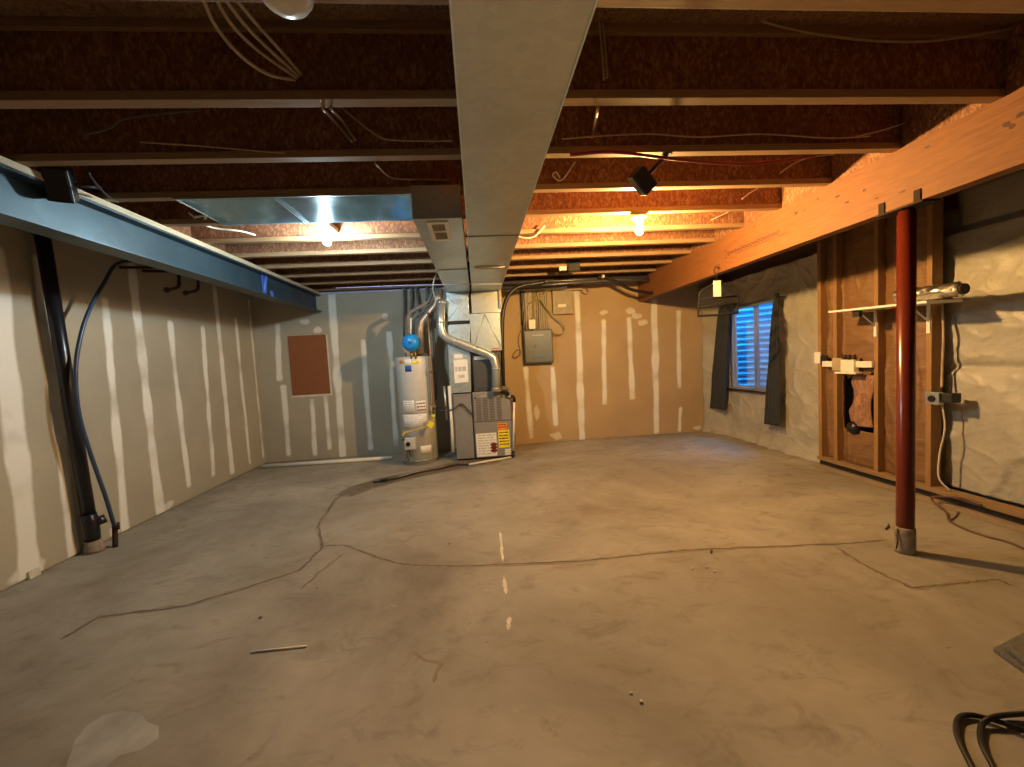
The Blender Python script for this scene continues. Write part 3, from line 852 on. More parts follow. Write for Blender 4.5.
for col in (400.5, 404.5, 408, 432.5):
    for k in range(7):
        x, z = hx(col, 448 + k * 2.1)
        a = math.asin(max(-.98, min(.98, (x - HX) / HR)))
        R = HR + .0015
        for s_ in (1,):
            A, B_ = a - .05, a + .05
            mb.face([(HX + R * math.sin(A), HY - R * math.cos(A), z - .004), (HX + R * math.sin(B_), HY - R * math.cos(B_), z - .004), (HX + R * math.sin(B_), HY - R * math.cos(B_), z + .004), (HX + R * math.sin(A), HY - R * math.cos(A), z + .004)])
mb.build('air_slots', 'black', wh_)
MB().lathe([(.075, 0), (.07, .02), (.052, .05), (.05, .07)], (HX + .11, HY - .02, HZ + .004), 20).build('draft_hood', 'galv', wh_)
for x in (HX - .08, HX + .0): MB().lathe([(.016, 0), (.016, .05)], (x, HY - .08, HZ + .002), 12).build('nipple', 'brass', wh_)
# yellow gas connector on heater
yg = thing('yellow_gas_hose', onY(403, 436, 5.13), 'yellow flexible gas hose with a tag in front of the water heater', 'gas hose')
yp = [onY(*q, 5.13) for q in ((402.5, 436), (404, 433), (413, 431), (424, 427.5), (430, 425), (433, 422), (433.5, 417))]
MB().tube(yp, .014, 10, True).build('hose', 'yhose', yg)
q = onY(431, 424, 5.11)
MB().box(q.x - .035, q.x + .035, 5.105, 5.108, q.z - .045, q.z + .03, Matrix.Rotation(.6, 3, 'Y'), q).build('yellow_tag', 'yellow', yg)
MB().lathe([(.02, -.02), (.02, .02)], yp[-1] + Vector((0, 0, .01)), 8).build('hose_nut', 'yellow', yg)

# expansion tank
et = thing('expansion_tank', onY(411.5, 343, 5.2), 'round bright blue expansion tank above the water heater', 'tank')
ec = onY(411.5, 342.8, 5.2)
MB().lathe([(.02, -.125), (.06, -.118), (.09, -.095), (.106, -.06), (.109, -.03), (.109, .08), (.09, .12), (.03, .14)], ec, 28, 'y').build('tank_shell', 'blue', et)
MB().lathe([(.02, -.135), (.024, -.12)], ec, 12, 'y').build('valve_cap', 'darkblue', et)
mb = MB().lathe([(.016, -.20), (.016, -.09)], ec + Vector((-.02, .05, 0)), 10); mb.lathe([(.014, -.2), (.014, -.09)], ec + Vector((.03, .05, 0)), 10)
mb.build('tee_fitting', 'brass', et)
# insulated water pipes and heater flue
def yrun(name, px, y, r, mat, lab, cat='pipe', sm=False, grp=None): return cable(name, [onY(*q, y) for q in px], r, mat, lab, cat, grp, sm, 12)
yrun('insulated_pipe', [(408.5, 340), (408, 316), (410, 312.5), (428, 302), (432, 294), (434, 286)], 5.38, .022, 'foam', 'grey insulated water pipe, left and upper of the two bending to the ceiling')
yrun('insulated_pipe', [(413.3, 340), (413.3, 320), (416, 316.5), (432, 305.5), (436, 298), (438, 288)], 5.46, .020, 'foam', 'grey insulated water pipe, right and lower of the two bending to the ceiling')
yrun('white_pipe_sleeve', [(410.5, 338), (410.5, 318)], 5.40, .018, 'white', 'short white pipe sleeve behind the blue tank')
hf = yrun('heater_flue', [(420.5, 354), (420, 330), (422, 322), (435, 306), (438, 299), (440, 289)], 5.34, .052, 'flueb', 'brown stained flue pipe rising from the water heater', 'flue pipe')
for k, (a, b, l_) in enumerate((((404, 287), (404, 337), 'thin dark vertical pipe left of the blue tank, leftmost of four'), ((411.2, 286), (411, 313), 'thin dark vertical pipe above the blue tank, second of four'),
                            ((416, 286), (419.5, 315), 'thin dark pipe leaning right above the blue tank, third of four'), ((426.5, 286), (426.8, 302), 'short dark vertical pipe beside the ducts, rightmost of four'))):
    q0, q1 = onY(*a, 5.94), onY(*b, 5.94); q0.z = ZC + .0003
    cable('riser_pipe', [q0, q1], .016, 'foam', l_, 'pipe', 'riser pipes behind the water heater', False, 12)
gp = thing('gas_pipe', onY(434, 420, 5.3), 'pair of dark iron gas pipes running down right of the water heater', 'gas pipe')
MB().tube([onY(*q, 5.25) for q in ((427.5, 312), (430, 350), (433, 402), (433.5, 416))], .012, 10).build('left_pipe', 'copper', gp)
MB().tube([onY(*q, 5.25) for q in ((432, 312), (434.5, 350), (436.5, 400))], .015, 10).build('right_pipe', 'blackm', gp)
for q in ((431, 371), (434, 407)):
    p = onY(*q, 5.24); MB().lathe([(.02, -.025), (.026, 0), (.02, .025)], p, 10).tube([p, p + Vector((.0, -.03, 0)), p + Vector((.03, -.05, .01))], .008, 6).build('shutoff_valve', 'brass', gp)
MB().tube([onY(434, 408, 5.26), onY(447, 407.5, 5.26)], .008, 8).build('branch_pipe', 'blackm', gp)

# condensate line
cp = thing('condensate_pipe', onZ(513, 457), 'cream plastic condensate pipe with black elbows at the right of the furnace', 'pipe')
YV = 5.27
MB().tube([onY(514.2, 400, YV), onY(513.3, 452, YV)], .014, 12).build('vertical_pipe', 'pvc', cp)
a, b = onZ(512, 457, .016), onZ(469, 464.5, .016)
MB().tube([a, b], .014, 12).build('floor_pipe', 'pvc', cp)
MB().tube([onY(510.5, 396.5, YV), onY(513, 396.5, YV), onY(514.2, 398, YV), onY(514.2, 402, YV)], .021, 10).build('elbow', 'black', cp)
MB().tube([onY(513.3, 451, YV), onY(513, 456, YV - .01), a], .021, 10).build('elbow', 'black', cp)
MB().tube([onY(500, 391.8, YV), onY(506.5, 391.5, YV), onY(507.8, 393, YV), onY(507.8, 396, YV)], .021, 10).build('elbow', 'black', cp)
MB().tube([onY(508, 396, YV), onY(511, 396.7, YV)], .013, 10).build('link_pipe', 'pvc', cp)
hs = [onZ(*q, .012) for q in ((470, 464.3), (455, 465), (440, 468.5), (420, 472), (400, 477.5), (385, 480.5), (373, 482.3))]
cable('drain_hose', hs, .011, 'black', 'black drain hose lying on the floor toward the floor crack', 'hose')
cable('drain_tube', [p + Vector((-.015, .028, -.003)) for p in hs[1:5]], .007, 'pvc', 'thin white tube lying beside the black drain hose', 'tube')
tag(MB().box(onZ(388, 481).x, onZ(381, 481).x, 4.6, 4.66, .002, .03).build('hose_clamp', 'black', bevel=.006), 'black clamp lump around the floor hose near its end', 'clamp')
wp = cable('white_pipe', [onZ(262, 466.5, .027), onZ(392, 457.7, .027)], .026, 'white', 'long white plastic pipe lying on the floor along the back wall', 'pipe', smooth=False, seg=14)

# ------------------------------------------------------------------ back wall items
p0, p1 = onY(287, 336, YB), onY(329.5, 394.5, YB)
x0, x1, z1, z0 = -2.635, -2.115, 1.775, .935
bp = thing('brown_panel', (-2.375, YB - .002, z0), 'brown fibre board panel framed on the back wall left of the heater', 'panel')
MB().box(x0, x1, YB - .014, YB - .002, z0, z1).build('board', 'brown', bp, bevel=.002)
mb = MB(); e = .018
mb.box(x0 - e, x1 + e, YB - .010, YB - .002, z0 - e - .01, z0 - .001).box(x1 + .001, x1 + e, YB - .010, YB - .002, z0, z1)
mb.build('pale_edge', 'mud', bp)

# electrical panel
ep = thing('electrical_panel', (.91, YB - .05, 1.2), 'grey steel electrical panel box on the back wall', 'electrical panel')
MB().box(.69, 1.115, YB - .11, YB - .002, 1.2, 1.69).build('box_body', 'gpanel', ep, bevel=.012)
dr = MB().box(.70, 1.105, YB - .124, YB - .1105, 1.215, 1.675).build('door', 'gpanel', ep, bevel=.008)
MB().box(.82, .98, YB - .128, YB - .1245, 1.60, 1.612).build('maker_strip', 'greytext', dr)
MB().box(.835, .855, YB - .132, YB - .1245, 1.43, 1.47).box(.80, 1.0, YB - .128, YB - .1245, 1.275, 1.28).build('latch', 'coil', dr)
MB().box(.675, 1.11, YB - .001 - .02, YB - .0012, 1.17, 2.30).build('backing_board', 'beige', ep)
bb = thing('junction_box', (1.29, YB - .05, 1.9), 'flat beige box with a white label right of the panel wires', 'box')
MB().box(1.15, 1.45, YB - .07, YB - .002, 1.90, 2.25).build('box_body', 'beige', bb, bevel=.006)
MB().box(1.225, 1.345, YB - .073, YB - .0705, 2.0, 2.045).build('white_label', 'paperw', bb)
tag(MB().box(1.30, 1.60, YB - .09, YB - .072, 2.235, 2.30).build('beige_cover', 'romex', bevel=.01), 'small pale cover plate at the top of the beige box', 'cover')
wd = thing('wall_box', (.82, YB - .06, 1.71), 'small white box standing on top of the grey electrical panel', 'box')
MB().box(.775, .875, YB - .10, YB - .03, 1.70, 1.84).build('box_body', 'white', wd, bevel=.008)
MB().lathe([(.012, 0), (.012, .02)], (.825, YB - .065, 1.838), 10).build('cable_gland', 'black', wd)
xs = [.74, .79, .86, .885, .91, .935, .975, 1.01, 1.04, 1.075]
mats_ = ['greypipe', 'wirew', 'yromex', 'romex', 'yromex', 'foam', 'yromex', 'romex', 'yromex', 'romex']
posn = ['far left', 'second from left', 'third from left', 'fourth from left', 'fifth from left', 'fifth from right', 'fourth from right', 'third from right', 'second from right', 'far right']
for k, x in enumerate(xs):
    j = random.uniform(-.01, .01)
    cable('panel_cable', [(x, YB - .05, 1.70), (x + j * .4, YB - .035, 1.85), (x + j, YB - .035, 2.05), (x - j, YB - .04, 2.25), (x + j * .5, YB - .06, 2.33)], .0075, mats_[k],
          'house wiring cable rising from the grey panel, ' + posn[k] + ' of the bundle', group='cables above the electrical panel')
cable('thick_panel_cable', [(.705, YB - .06, 1.66), (.70, YB - .05, 1.9), (.70, YB - .05, 2.2), (.69, YB - .06, 2.36)], .017, 'black', 'thick black cable at the left edge of the panel wiring')
yrun('looped_cable', [(541, 300), (548, 310), (556, 318), (563, 324), (564.5, 330), (560, 334), (553, 332)], YB - .10, .010, 'yromex', 'thin cable looping out to the right above the panel', 'cable', True)
yrun('crossed_cable', [(551, 287), (543, 294), (536, 299), (530, 303)], YB - .12, .010, 'yromex', 'short yellowish cable crossing the bundle above the panel', 'cable', True)
yrun('hanging_loop', [(583, 283), (587, 288), (588.5, 292), (585, 293.5), (582, 290), (583, 284)], YB - .08, .007, 'romex', 'small cable loop hanging at the top of the back wall', 'cable', True)
yrun('wire_coil', [(521, 330), (518, 340), (520, 350), (518, 357), (514, 358.5), (513, 355), (517, 350), (521, 352), (519, 356), (515, 357)], YB - .015, .005, 'cord', 'loose thin wire coil on the wall left of the panel', 'wire', True)
yrun('conduit_fitting', [(523, 312), (522.5, 325)], YB - .03, .02, 'rust', 'short rusty conduit fitting left of the panel wiring', 'fitting')

# black insulated refrigerant line
yrun('refrigerant_line', [(545, 282), (534, 284), (524, 285.5), (515, 289), (508.5, 296), (504.5, 305), (502.6, 318), (502.2, 340), (502.8, 365), (503.5, 386)], 5.42, .026, 'black', 'thick black insulated line curving down behind the furnace', 'insulated pipe', True)
yrun('white_pipe_riser', [(499.5, 288), (500.5, 308)], 5.28, .020, 'wirew', 'short pale pipe at the right edge of the ducts', 'pipe')
yrun('hose_at_beam', [(598, 277), (606, 277.5), (618, 283), (630, 289), (645, 292.5), (655, 292.5), (661, 289)], 5.55, .022, 'black', 'black hose sagging across the far end of the orange beam', 'hose', True)
MB_ = MB().tube([(.36, 5.62, 2.315), (2.44, 5.62, 2.315)], .028, 12)
tag(MB_.build('ceiling_pipe', 'greypipe'), 'long grey pipe under the last joists, upper of the two', 'pipe', 'grey pipes along the back of the ceiling')
tag(MB().tube([(.36, 5.56, 2.235), (1.3, 5.58, 2.27), (2.0, 5.58, 2.29), (2.44, 5.6, 2.27)], .018, 12).build('ceiling_pipe', 'greypipe'), 'thinner grey pipe sloping under the last joists, lower of the two', 'pipe', 'grey pipes along the back of the ceiling')
tag(MB().box(.36, 1.32, 5.75, 5.95, 2.24, 2.34).build('dark_chase', 'greypipe', bevel=.01), 'dark grey duct chase at the ceiling above the panel', 'duct')
yrun('glare_cord', [(336, 288), (400, 285.5), (470, 284), (502, 284)], 4.6, .004, 'lilac', 'thin cord coloured lilac for its glare, stretched across in front of the ducts', 'cord')  # glare on the pale cord is put into its colour
for k, q in enumerate(((535, 284), (603, 276.5))):
    p = onY(*q, 5.5); tag(MB().box(p.x - .015, p.x + .015, p.y - .03, p.y + .03, p.z - .02, p.z + .02).build('pipe_clamp', 'white', bevel=.004), ('small white pipe clamp above the electrical panel', 'small white pipe clamp where the black hose begins to sag')[k], 'clamp')

# ------------------------------------------------------------------ lamps
def lamp(name, x, y, z, mat, label, box=True):
    L = thing(name, (x, y, z + .10), label, 'lamp')
    MB().lathe([(.062, .0), (.062, .012), (.045, .022), (.028, .03), (.026, .05)][::-1] if False else [(.024, -.045), (.03, -.03), (.045, -.012), (.060, -.006), (.060, .004)], (x, y, z + .105), 24).build('lamp_holder', 'porcelain', L)
    b = .030
    prof = [(b * math.sin(PI * k / 12), -b * math.cos(PI * k / 12)) for k in range(1, 10)]
    prof += [(.019, .040), (.014, .052), (.013, .062)]
    MB().lathe(prof, (x, y, z), 20).build('bulb', mat, L)
    return L
LX, LY, LZ = -1.13, 3.44, 2.30
L1 = lamp('lit_lampholder', LX, LY, LZ, 'cool', 'bare cool white bulb shining under the joists beyond the metal panel')
MB().box(LX - .045, LX + .045, JY[6] + .031, JY[7] - .031, LZ + .111, LZ + .149).build('mounting_block', 'flange', L1)
RXb, RYb = 1.315, JY[6]
L2 = lamp('lit_lampholder', RXb, RYb, ZC - .135, 'warm', 'bare warm orange bulb shining under the joists on the right')
q = onZ(288, 4, 2.25)
D0 = onZ(286, 4, ZC - .03)
L3 = thing('empty_lampholder', (-.43, JY[2], ZC), 'white dome shaped lampholder without light at the top edge of the view', 'lamp')
MB().lathe([(.022, -.044), (.044, -.038), (.062, -.024), (.072, -.008), (.074, -.001)], (D0.x, D0.y, ZC), 28).build('lamp_holder', 'glass', L3)
MB().lathe([(.005, -.050), (.007, -.042)], (D0.x - .03, D0.y, ZC + .012), 10).build('screw', 'brass', L3)
L4 = lamp('lit_lampholder', .9, -1.55, ZC - .16, 'rear_fill', 'bare fill bulb added unseen on the ceiling behind the camera')  # unseen lamp added as weak fill light
MB().box(.85, .95, -1.6, -1.5, ZC - .048, ZC + HJ - .001).build('mounting_block', 'flange', L4)

# ------------------------------------------------------------------ small speakers
def speaker(c, w, d, h, rz, tilt, arm_to, label, lean=0.0):
    c = Vector(c); S = thing('speaker', c, label, 'speaker', 'small black ceiling speakers')
    Rm = Matrix.Rotation(rz, 3, 'Z') @ Matrix.Rotation(tilt, 3, 'X') @ Matrix.Rotation(lean, 3, 'Y')
    MB().box(c.x - w / 2, c.x + w / 2, c.y - d / 2, c.y + d / 2, c.z - h / 2, c.z + h / 2, Rm, c).build('speaker_box', 'black', S, bevel=.008)
    MB().box(c.x - w * .43, c.x + w * .43, c.y - d / 2 - .006, c.y - d / 2 - .001, c.z - h * .44, c.z + h * .44, Rm, c).build('speaker_grille', 'blackm', S)
    a = Vector(arm_to)
    MB().tube([c, c.lerp(a, .6), a], .011, 8).lathe([(.028, -.006), (.028, .0)], a, 12).build('mounting_arm', 'blackm', S)
    return S
speaker(onY(60, 184, 2.42), .105, .12, .17, .5, .45, (-2.03, 2.50, ZC - .002), 'larger black box speaker hanging beside the steel beam at left')
speaker(onY(642, 181, 2.22), .13, .08, .085, .1, .35, (1.10, 2.24, ZC - .002), 'black speaker tilted on an arm under a joist right of the duct', .75)
speaker(onY(574, 266.5, 5.0), .15, .10, .13, -.3, 0, (1.22, 5.045, ZC - .002), 'small black speaker box under the far joists above the electrical panel')
speaker(onX(296, 270, -2.05), .12, .12, .15, .6, .3, (-2.07, 5.045, ZC - .002), 'black speaker at the far end of the steel beam')
p = onY(564, 269, 5.0)
tag(MB().box(p.x - .06, p.x + .03, p.y - .02, p.y + .03, p.z - .02, p.z + .03).build('white_bracket', 'white', bevel=.004), 'small white bracket left of the farthest speaker box', 'bracket')

# ------------------------------------------------------------------ left wall drain pipe and supply pipe
pb0 = onZ(94.5, 551.5); pt0 = onX(43, 239, pb0.x + .01)
dp = thing('drain_pipe_stack', pb0, 'thick black plastic drain pipe standing against the left wall', 'drain pipe')
ptt = pb0.lerp(pt0, 1.06)
MB().tube([pb0 + Vector((0, 0, .04)), ptt], .042, 20).build('pipe', 'abs', dp)
ax_ = (ptt - pb0).normalized()
MB().tube([pb0 + ax_ * .10, pb0 + ax_ * .16, pb0 + ax_ * .24, pb0 + ax_ * .30], [.049, .052, .052, .047], 20).tube([pb0 + ax_ * .22, pb0 + ax_ * .23 + Vector((.04, .03, .0)), pb0 + ax_ * .235 + Vector((.07, .055, .005))], .034, 16).build('cleanout_fitting', 'abs', dp)
MB().lathe([(.062, .0), (.060, .03), (.052, .05), (.050, .085), (.046, .09)], pb0, 20).build('floor_collar', 'sleeve', dp)
MB().tube([ptt + Vector((0, 0, -.12)), ptt + Vector((0, 0, .01))], .052, 20).build('top_coupling', 'abs', dp)
ws = thing('water_supply_pipe', onX(119, 548, -2.9), 'thin dark blue water pipe bowing from the floor up to the steel beam', 'water pipe')
xw = -2.90
pth = [onX(*q, xw) for q in ((122, 262), (104, 283), (86, 318), (77, 355), (76, 385), (80, 418), (91, 455), (106, 498), (115, 528))]
MB().tube([pth[0] + Vector((.2, .25, .03))] + pth, .0135, 10, True).build('tube', 'hoseblue', ws)
vb = pth[-1]
base = Vector((vb.x + .005, vb.y - .02, 0))
mb = MB().tube([vb + Vector((0, 0, .02)), vb, Vector((base.x, base.y, .02)), base], .018, 10).tube([vb + Vector((0, 0, -.01)), vb + Vector((.04, -.02, .0)), vb + Vector((.045, -.02, .05))], .009, 8)
mb.build('shutoff_valve', 'rust', ws)
# narrow chip at the foot of the left wall
tag(MB().box(XL + .002, XL + .02, 2.93, 3.0, .0, .05).build('drywall_flap', 'mud'), 'loose bit of drywall paper at the foot of the left wall', 'debris')

# ------------------------------------------------------------------ right side: insulation blankets
def wr(y, z, seed):
    v = Vector((seed, y * 1.7, z * 1.7))
    a = noise.noise(v) * .5 + noise.noise(v * 2.3) * .3
    r = 1 - abs(noise.noise(Vector((seed + 5, y * 2.2 + z * 1.3, z * 2.0 - y * .7)))) * 4
    r3 = 1 - abs(noise.noise(Vector((seed + 2, y * 7.5 + z * 4.5, z * 8.0 - y * 2)))) * 6
    r2 = 1 - abs(noise.noise(Vector((seed + 9, y * 4.2 - z * 2.3, z * 3.6 + y * 1.7)))) * 5
    return .022 * a + .020 * max(0, r) ** 2 + .010 * max(0, r2) ** 2 + .006 * max(0, r3) ** 2
def blanket_win(u, v):
    y = 3.865 + (YB - .012 - 3.865) * u; z = .002 + (2.20 - .002) * v
    x = XB - wr(y, z, 1.0) + .01
    if y > 5.6: x -= .155 * ((y - 5.6) / .46) ** 1.5
    foot = max(0, 1 - z / .16); x -= .05 * foot ** 1.5 * (1 + .8 * noise.noise(Vector((y * 6, 0, 2))))
    if y < 4.1: x = max(x, XB - .03)
    up_ = max(0, (z - 1.95) / .25); x -= .03 * up_ * (1 + noise.noise(Vector((y * 3, z * 8, 7))))
    return (x, y, z)
def skipw(u, v):
    y = 3.865 + (YB - .012 - 3.865) * u; z = .002 + 2.198 * v
    return WY0 + .01 < y < WY1 - .01 and WZ0 + .0 < z < WZ1 - .0
mb = MB().grid(210, 210, blanket_win, skipw)
tag(mb.build('insulation_blanket', 'poly', solid=.003, normals=False), 'wrinkled white plastic faced insulation blanket around the window', 'insulation', 'white insulation blankets on the foundation wall')
def blanket_r(u, v):
    y = .4 + (2.93 - .4) * u; z = .13 + (2.04 - .13) * v
    x = XB - .03 - wr(y, z, 4.0) * .8 + .01
    d = z - 1.05; x += .03 * math.exp(-(d / .035) ** 2)
    return (max(x, XS + .1) if y < 2.75 else max(x, XS + .115), y, z)
mb = MB().grid(200, 160, blanket_r)
tag(mb.build('insulation_blanket', 'poly', solid=.003, normals=False), 'smooth white plastic faced insulation blanket at the right edge of view', 'insulation', 'white insulation blankets on the foundation wall')
def blanket_t(u, v):
    y = .4 + (2.85 - .4) * u; z = 2.09 + (ZC - .01 - 2.09) * v
    return (XO - .22 - .02 * noise.noise(Vector((y * 3, z * 5, 3))), y, z)
tag(MB().grid(60, 10, blanket_t).build('rim_insulation', 'poly', solid=.003), 'grey shaded strip of insulation high above the right blanket', 'insulation')

# floating stud wall
def stud(y, name_lbl, z1=ZC - .04):
    return tag(MB().box(XS, XS + .089, y - .019, y + .019, .132, z1).build('wall_stud', 'stud', bevel=.002), name_lbl, 'stud', 'studs of the open framed wall')
stud(3.862, 'wall stud at the left end of the open frame beside the white blanket')
stud(3.682, 'narrow-set wall stud carrying the white outlet bar, second from the left end')
stud(3.275, 'wall stud carrying the left shelf bracket')
stud(2.858, 'wall stud carrying the round outlet box, right end of the frame')
bpz = MB().box(XS - .002, XS + .089, .4, 3.90, .092, .1315)
tag(bpz.build('bottom_plate', 'plate', bevel=.002), 'long wooden bottom plate of the stud wall above a dark gap', 'plate')
tag(MB().box(XS - .01, XS + .10, .4, 3.92, 0.001, .040).build('floor_plate', 'oldplate', bevel=.003), 'lower wood plate fixed on the floor under the stud wall', 'plate')
tag(MB().box(XS, XS + .089, .4, 3.90, ZC - .039, ZC - .002).build('top_plate', 'plate', bevel=.002), 'wooden top plate of the stud wall in the shade', 'plate')
tag(MB().box(XS + .03, XS + .16, .4, 3.9, .0405, .0915).build('gap_shade_strip', 'blackm'), 'black strip painting the shade of the gap between the two plates', 'strip')  # black box gives the open gap its shade
# kraft faced batts
def kraft(y0, y1, z0, z1, label, seed, hole=None):
    n = 50; m_ = int((z1 - z0) / .02)
    def fn(u, v):
        y = y0 + (y1 - y0) * u; z = z0 + (z1 - z0) * v
        e = min(u, 1 - u) * 2
        r = 1 - abs(noise.noise(Vector((seed, y * 6, z * 1.6)))) * 5
        r2 = 1 - abs(noise.noise(Vector((seed + 3, y * 3, z * 5)))) * 5
        x = XS + .072 - .022 * min(1, e * 2) - .014 * max(0, r) ** 2 - .010 * max(0, r2) ** 2 - .010 * noise.noise(Vector((seed, y * 4, z * 3)))
        return (max(x, XS + .002), y, z)
    def sk(u, v):
        if not hole: return False
        y = y0 + (y1 - y0) * u; z = z0 + (z1 - z0) * v
        return hole[0] < y < hole[1] and hole[2] < z < hole[3] + .03 * math.sin(y * 40)
    return tag(MB().grid(n, m_, fn, sk).build('insulation_batt', 'kraft', solid=.002, normals=False), label, 'insulation', 'brown paper faced batts between the studs')
kraft(3.702, 3.843, .134, ZC - .045, 'narrow brown paper faced batt between the two leftmost studs', 1.0)
kraft(3.295, 3.663, .134, ZC - .045, 'brown paper faced batt with a torn dark opening between studs', 2.0, (3.32, 3.655, .46, .97))
kraft(2.878, 3.256, .134, ZC - .045, 'brown paper faced batt behind the red post', 3.0)
# black boxes set behind the hole in the torn batt
tag(MB().box(XB - .015, XB + .05, 3.28, 3.68, .40, 1.02).box(XS + .088, XB, 3.665, 3.68, .4, 1.02).build('black_backing', 'black'), 'black surface seen in the torn opening between studs', 'backing')
def torn(u, v):
    z = .50 + .47 * v; y = 3.365 + .02 * math.sin(v * 5) + (.19 + .02 * math.sin(v * 9)) * u
    return (XS + .075 - .035 * math.sin(PI * u) - .03 * abs(noise.noise(Vector((y * 9, z * 6, 2)))), y, z)
tag(MB().grid(24, 40, torn).build('torn_insulation', 'batt', solid=.02), 'ragged piece of pinkish brown insulation hanging in the dark opening', 'insulation')
p = onX(845, 430, XS + .05)
tag(MB().lathe([(.01, -.06), (.05, -.045), (.066, 0), (.05, .05)], (XS + .06, 3.53, .475), 16, 'y').build('black_duct_end', 'black'), 'black rounded pipe end at the bottom of the torn opening', 'pipe')

# outlet bar on the studs
ob_ = thing('outlet_bar', (XS, 3.6, 1.05), 'white bar and valve box mounted across the left studs', 'outlet box')
MB().box(XS - .030, XS - .001, 3.285, 3.80, 1.045, 1.10).build('bar', 'pvc', ob_, bevel=.003)
MB().box(XS - .055, XS + .0, 3.43, 3.565, 1.005, 1.115).box(XS - .075, XS - .0, 3.39, 3.61, .985, 1.004).build('valve_box', 'pvc', ob_, bevel=.004)
MB().box(XS - .035, XS - .0, 3.572, 3.68, 1.01, 1.13).build('grey_plate', 'romex', ob_, bevel=.003)
for y in (3.445, 3.495, 3.54): MB().lathe([(.014, -.0), (.018, .03), (.012, .045)], (XS - .035, y, 1.116), 8).build('valve_knob', 'rust', ob_)
wbx = thing('white_switch_box', (XS, 3.87, 1.1), 'square white cover plate at the left edge of the stud frame', 'cover plate')
MB().box(XS - .020, XS - .001, 3.835, 3.905, 1.075, 1.19).build('plate', 'white', wbx, bevel=.003)
MB().box(XS - .018, XS - .001, 3.755, 3.832, 1.065, 1.155).build('black_box', 'black', wbx, bevel=.003)

# shelf with foil roll
sh = thing('wall_shelf', (3.29, 3.0, 1.56), 'thin white shelf on two brackets in front of the studs', 'shelf')
SZ = 1.562
MB().box(3.14, XS - .002, 2.64, 3.45, SZ - .018, SZ, Matrix.Rotation(.028, 3, 'X'), (3.3, 3.45, SZ)).build('shelf_board', 'white', sh, bevel=.002)
for y in (3.275, 2.858):
    mb = MB().box(3.18, XS - .001, y - .012, y + .012, SZ - .038, SZ - .0325).box(XS - .008, XS - .001, y - .012, y + .012, SZ - .25, SZ - .024)
    mb.tube([(3.25, y, SZ - .025), (XS - .006, y, SZ - .16)], .007, 6)
    mb.build('bracket', 'white', sh)
MB().box(3.17, 3.20, 3.18, 3.24, SZ - .08, SZ - .0185).build('dark_cleat', 'blackm', sh)
fo = thing('foil_roll', (3.24, 2.6, SZ), 'crumpled silver foil roll lying on the white shelf', 'foil roll')
fpts = []
mb = MB()
ns = 40
def foil(u, v):
    y = 2.50 + .42 * u; a = 2 * PI * v
    r = .048 * (1 + .16 * noise.noise(Vector((y * 22, math.cos(a) * 1.6, math.sin(a) * 1.6)))) * (1 if u > .03 else .8)
    return (3.235 + r * math.cos(a), y, SZ + .030 + .02 * u + r * math.sin(a))
mb.grid(60, 32, foil).build('foil_sheet', 'foil', fo, solid=.002)
MB().lathe([(.036, 0), (.036, .03), (.03, .032)], (3.235, 2.485, SZ + .03), 18, 'y').build('roll_core', 'rust', fo)
tag(MB().box(XS + .0, XS + .02, 2.74, 2.78, .0, .0).build('x', 'cord') if False else MB().tube([(XS + .06, 2.82, 1.52), (XS + .05, 2.80, 1.3), (XS + .06, 2.815, 1.0), (XS + .04, 2.80, .90)], .008, 8, True).build('box_cable', 'romex'),
    'thin cable running down to the round outlet box', 'cable')

# round outlet box and its cable
oo = thing('round_outlet', (XS, 2.85, .82), 'square metal outlet box with round black socket on the stud', 'outlet')
q0 = onX(929, 392, XS - .01); q1 = onX(943, 405, XS - .01)
MB().box(XS - .045, XS - .001, q1.y - .0, q0.y, q1.z, q0.z + .005).build('metal_box', 'galv', oo, bevel=.004)
MB().lathe([(.024, -.006), (.026, 0)], (XS - .0455, (q0.y + q1.y) / 2 + .0, (q0.z + q1.z) / 2), 20, 'x').build('round_socket', 'black', oo)
MB().box(XS - .03, XS + .05, q1.y - .07, q1.y - .003, q1.z + .02, q0.z).build('black_side_box', 'blackm', oo, bevel=.004)
cable('box_cable', [(XS + .01, q1.y + .02, q1.z - .005), (XS + .02, q1.y + .01, .6), (XS + .01, q1.y + .035, .4), (XS + .0, q1.y + .03, .22), (XS + .02, q1.y - .03, .136)], .006, 'wirew', 'cream cable hanging down the stud below the round outlet')

# ------------------------------------------------------------------ curtains and rod
cr = thing('curtain_rod', (3.46, 5.0, 1.87), 'dark curtain rod above the window', 'curtain rod')
ra, rb_ = onX(727, 309, 3.47), onX(777, 297, 3.47)
MB().tube([ra, rb_], .014, 12).build('rod', 'blackm', cr)
for p in (ra, rb_):
    MB().tube([p, Vector((XB - .03, p.y, p.z))], .008, 8).build('rod_bracket', 'blackm', cr)
def curtain(ytop0, ytop1, ybot0, ybot1, zt, zb0, zb1, label, seed):
    def fn(u, v):
        yt = ytop0 + (ytop1 - ytop0) * u; yb = ybot0 + (ybot1 - ybot0) * u
        w = v ** .8; y = yt + (yb - yt) * w; z = zt + ((zb0 + (zb1 - zb0) * u) - zt) * v
        x = 3.485 - .018 * math.sin(u * 2 * PI * 4 + seed) * (.5 + .7 * v) - .01 * noise.noise(Vector((u * 5, v * 4, seed)))
        return (x - .01 * v, y, z)
    return tag(MB().grid(60, 50, fn).build('curtain', 'curtain', solid=.003, normals=False), label, 'curtain', 'charcoal curtains at the window')
X_ = 3.475
c0, c1 = onX(719, 313, X_), onX(730, 311, X_); d0, d1 = onX(711, 408, X_), onX(726, 410, X_)
curtain(c0.y, c1.y, d0.y, d1.y, 1.86, d0.z, d1.z, 'charcoal curtain at the left side of the window', 1.0)
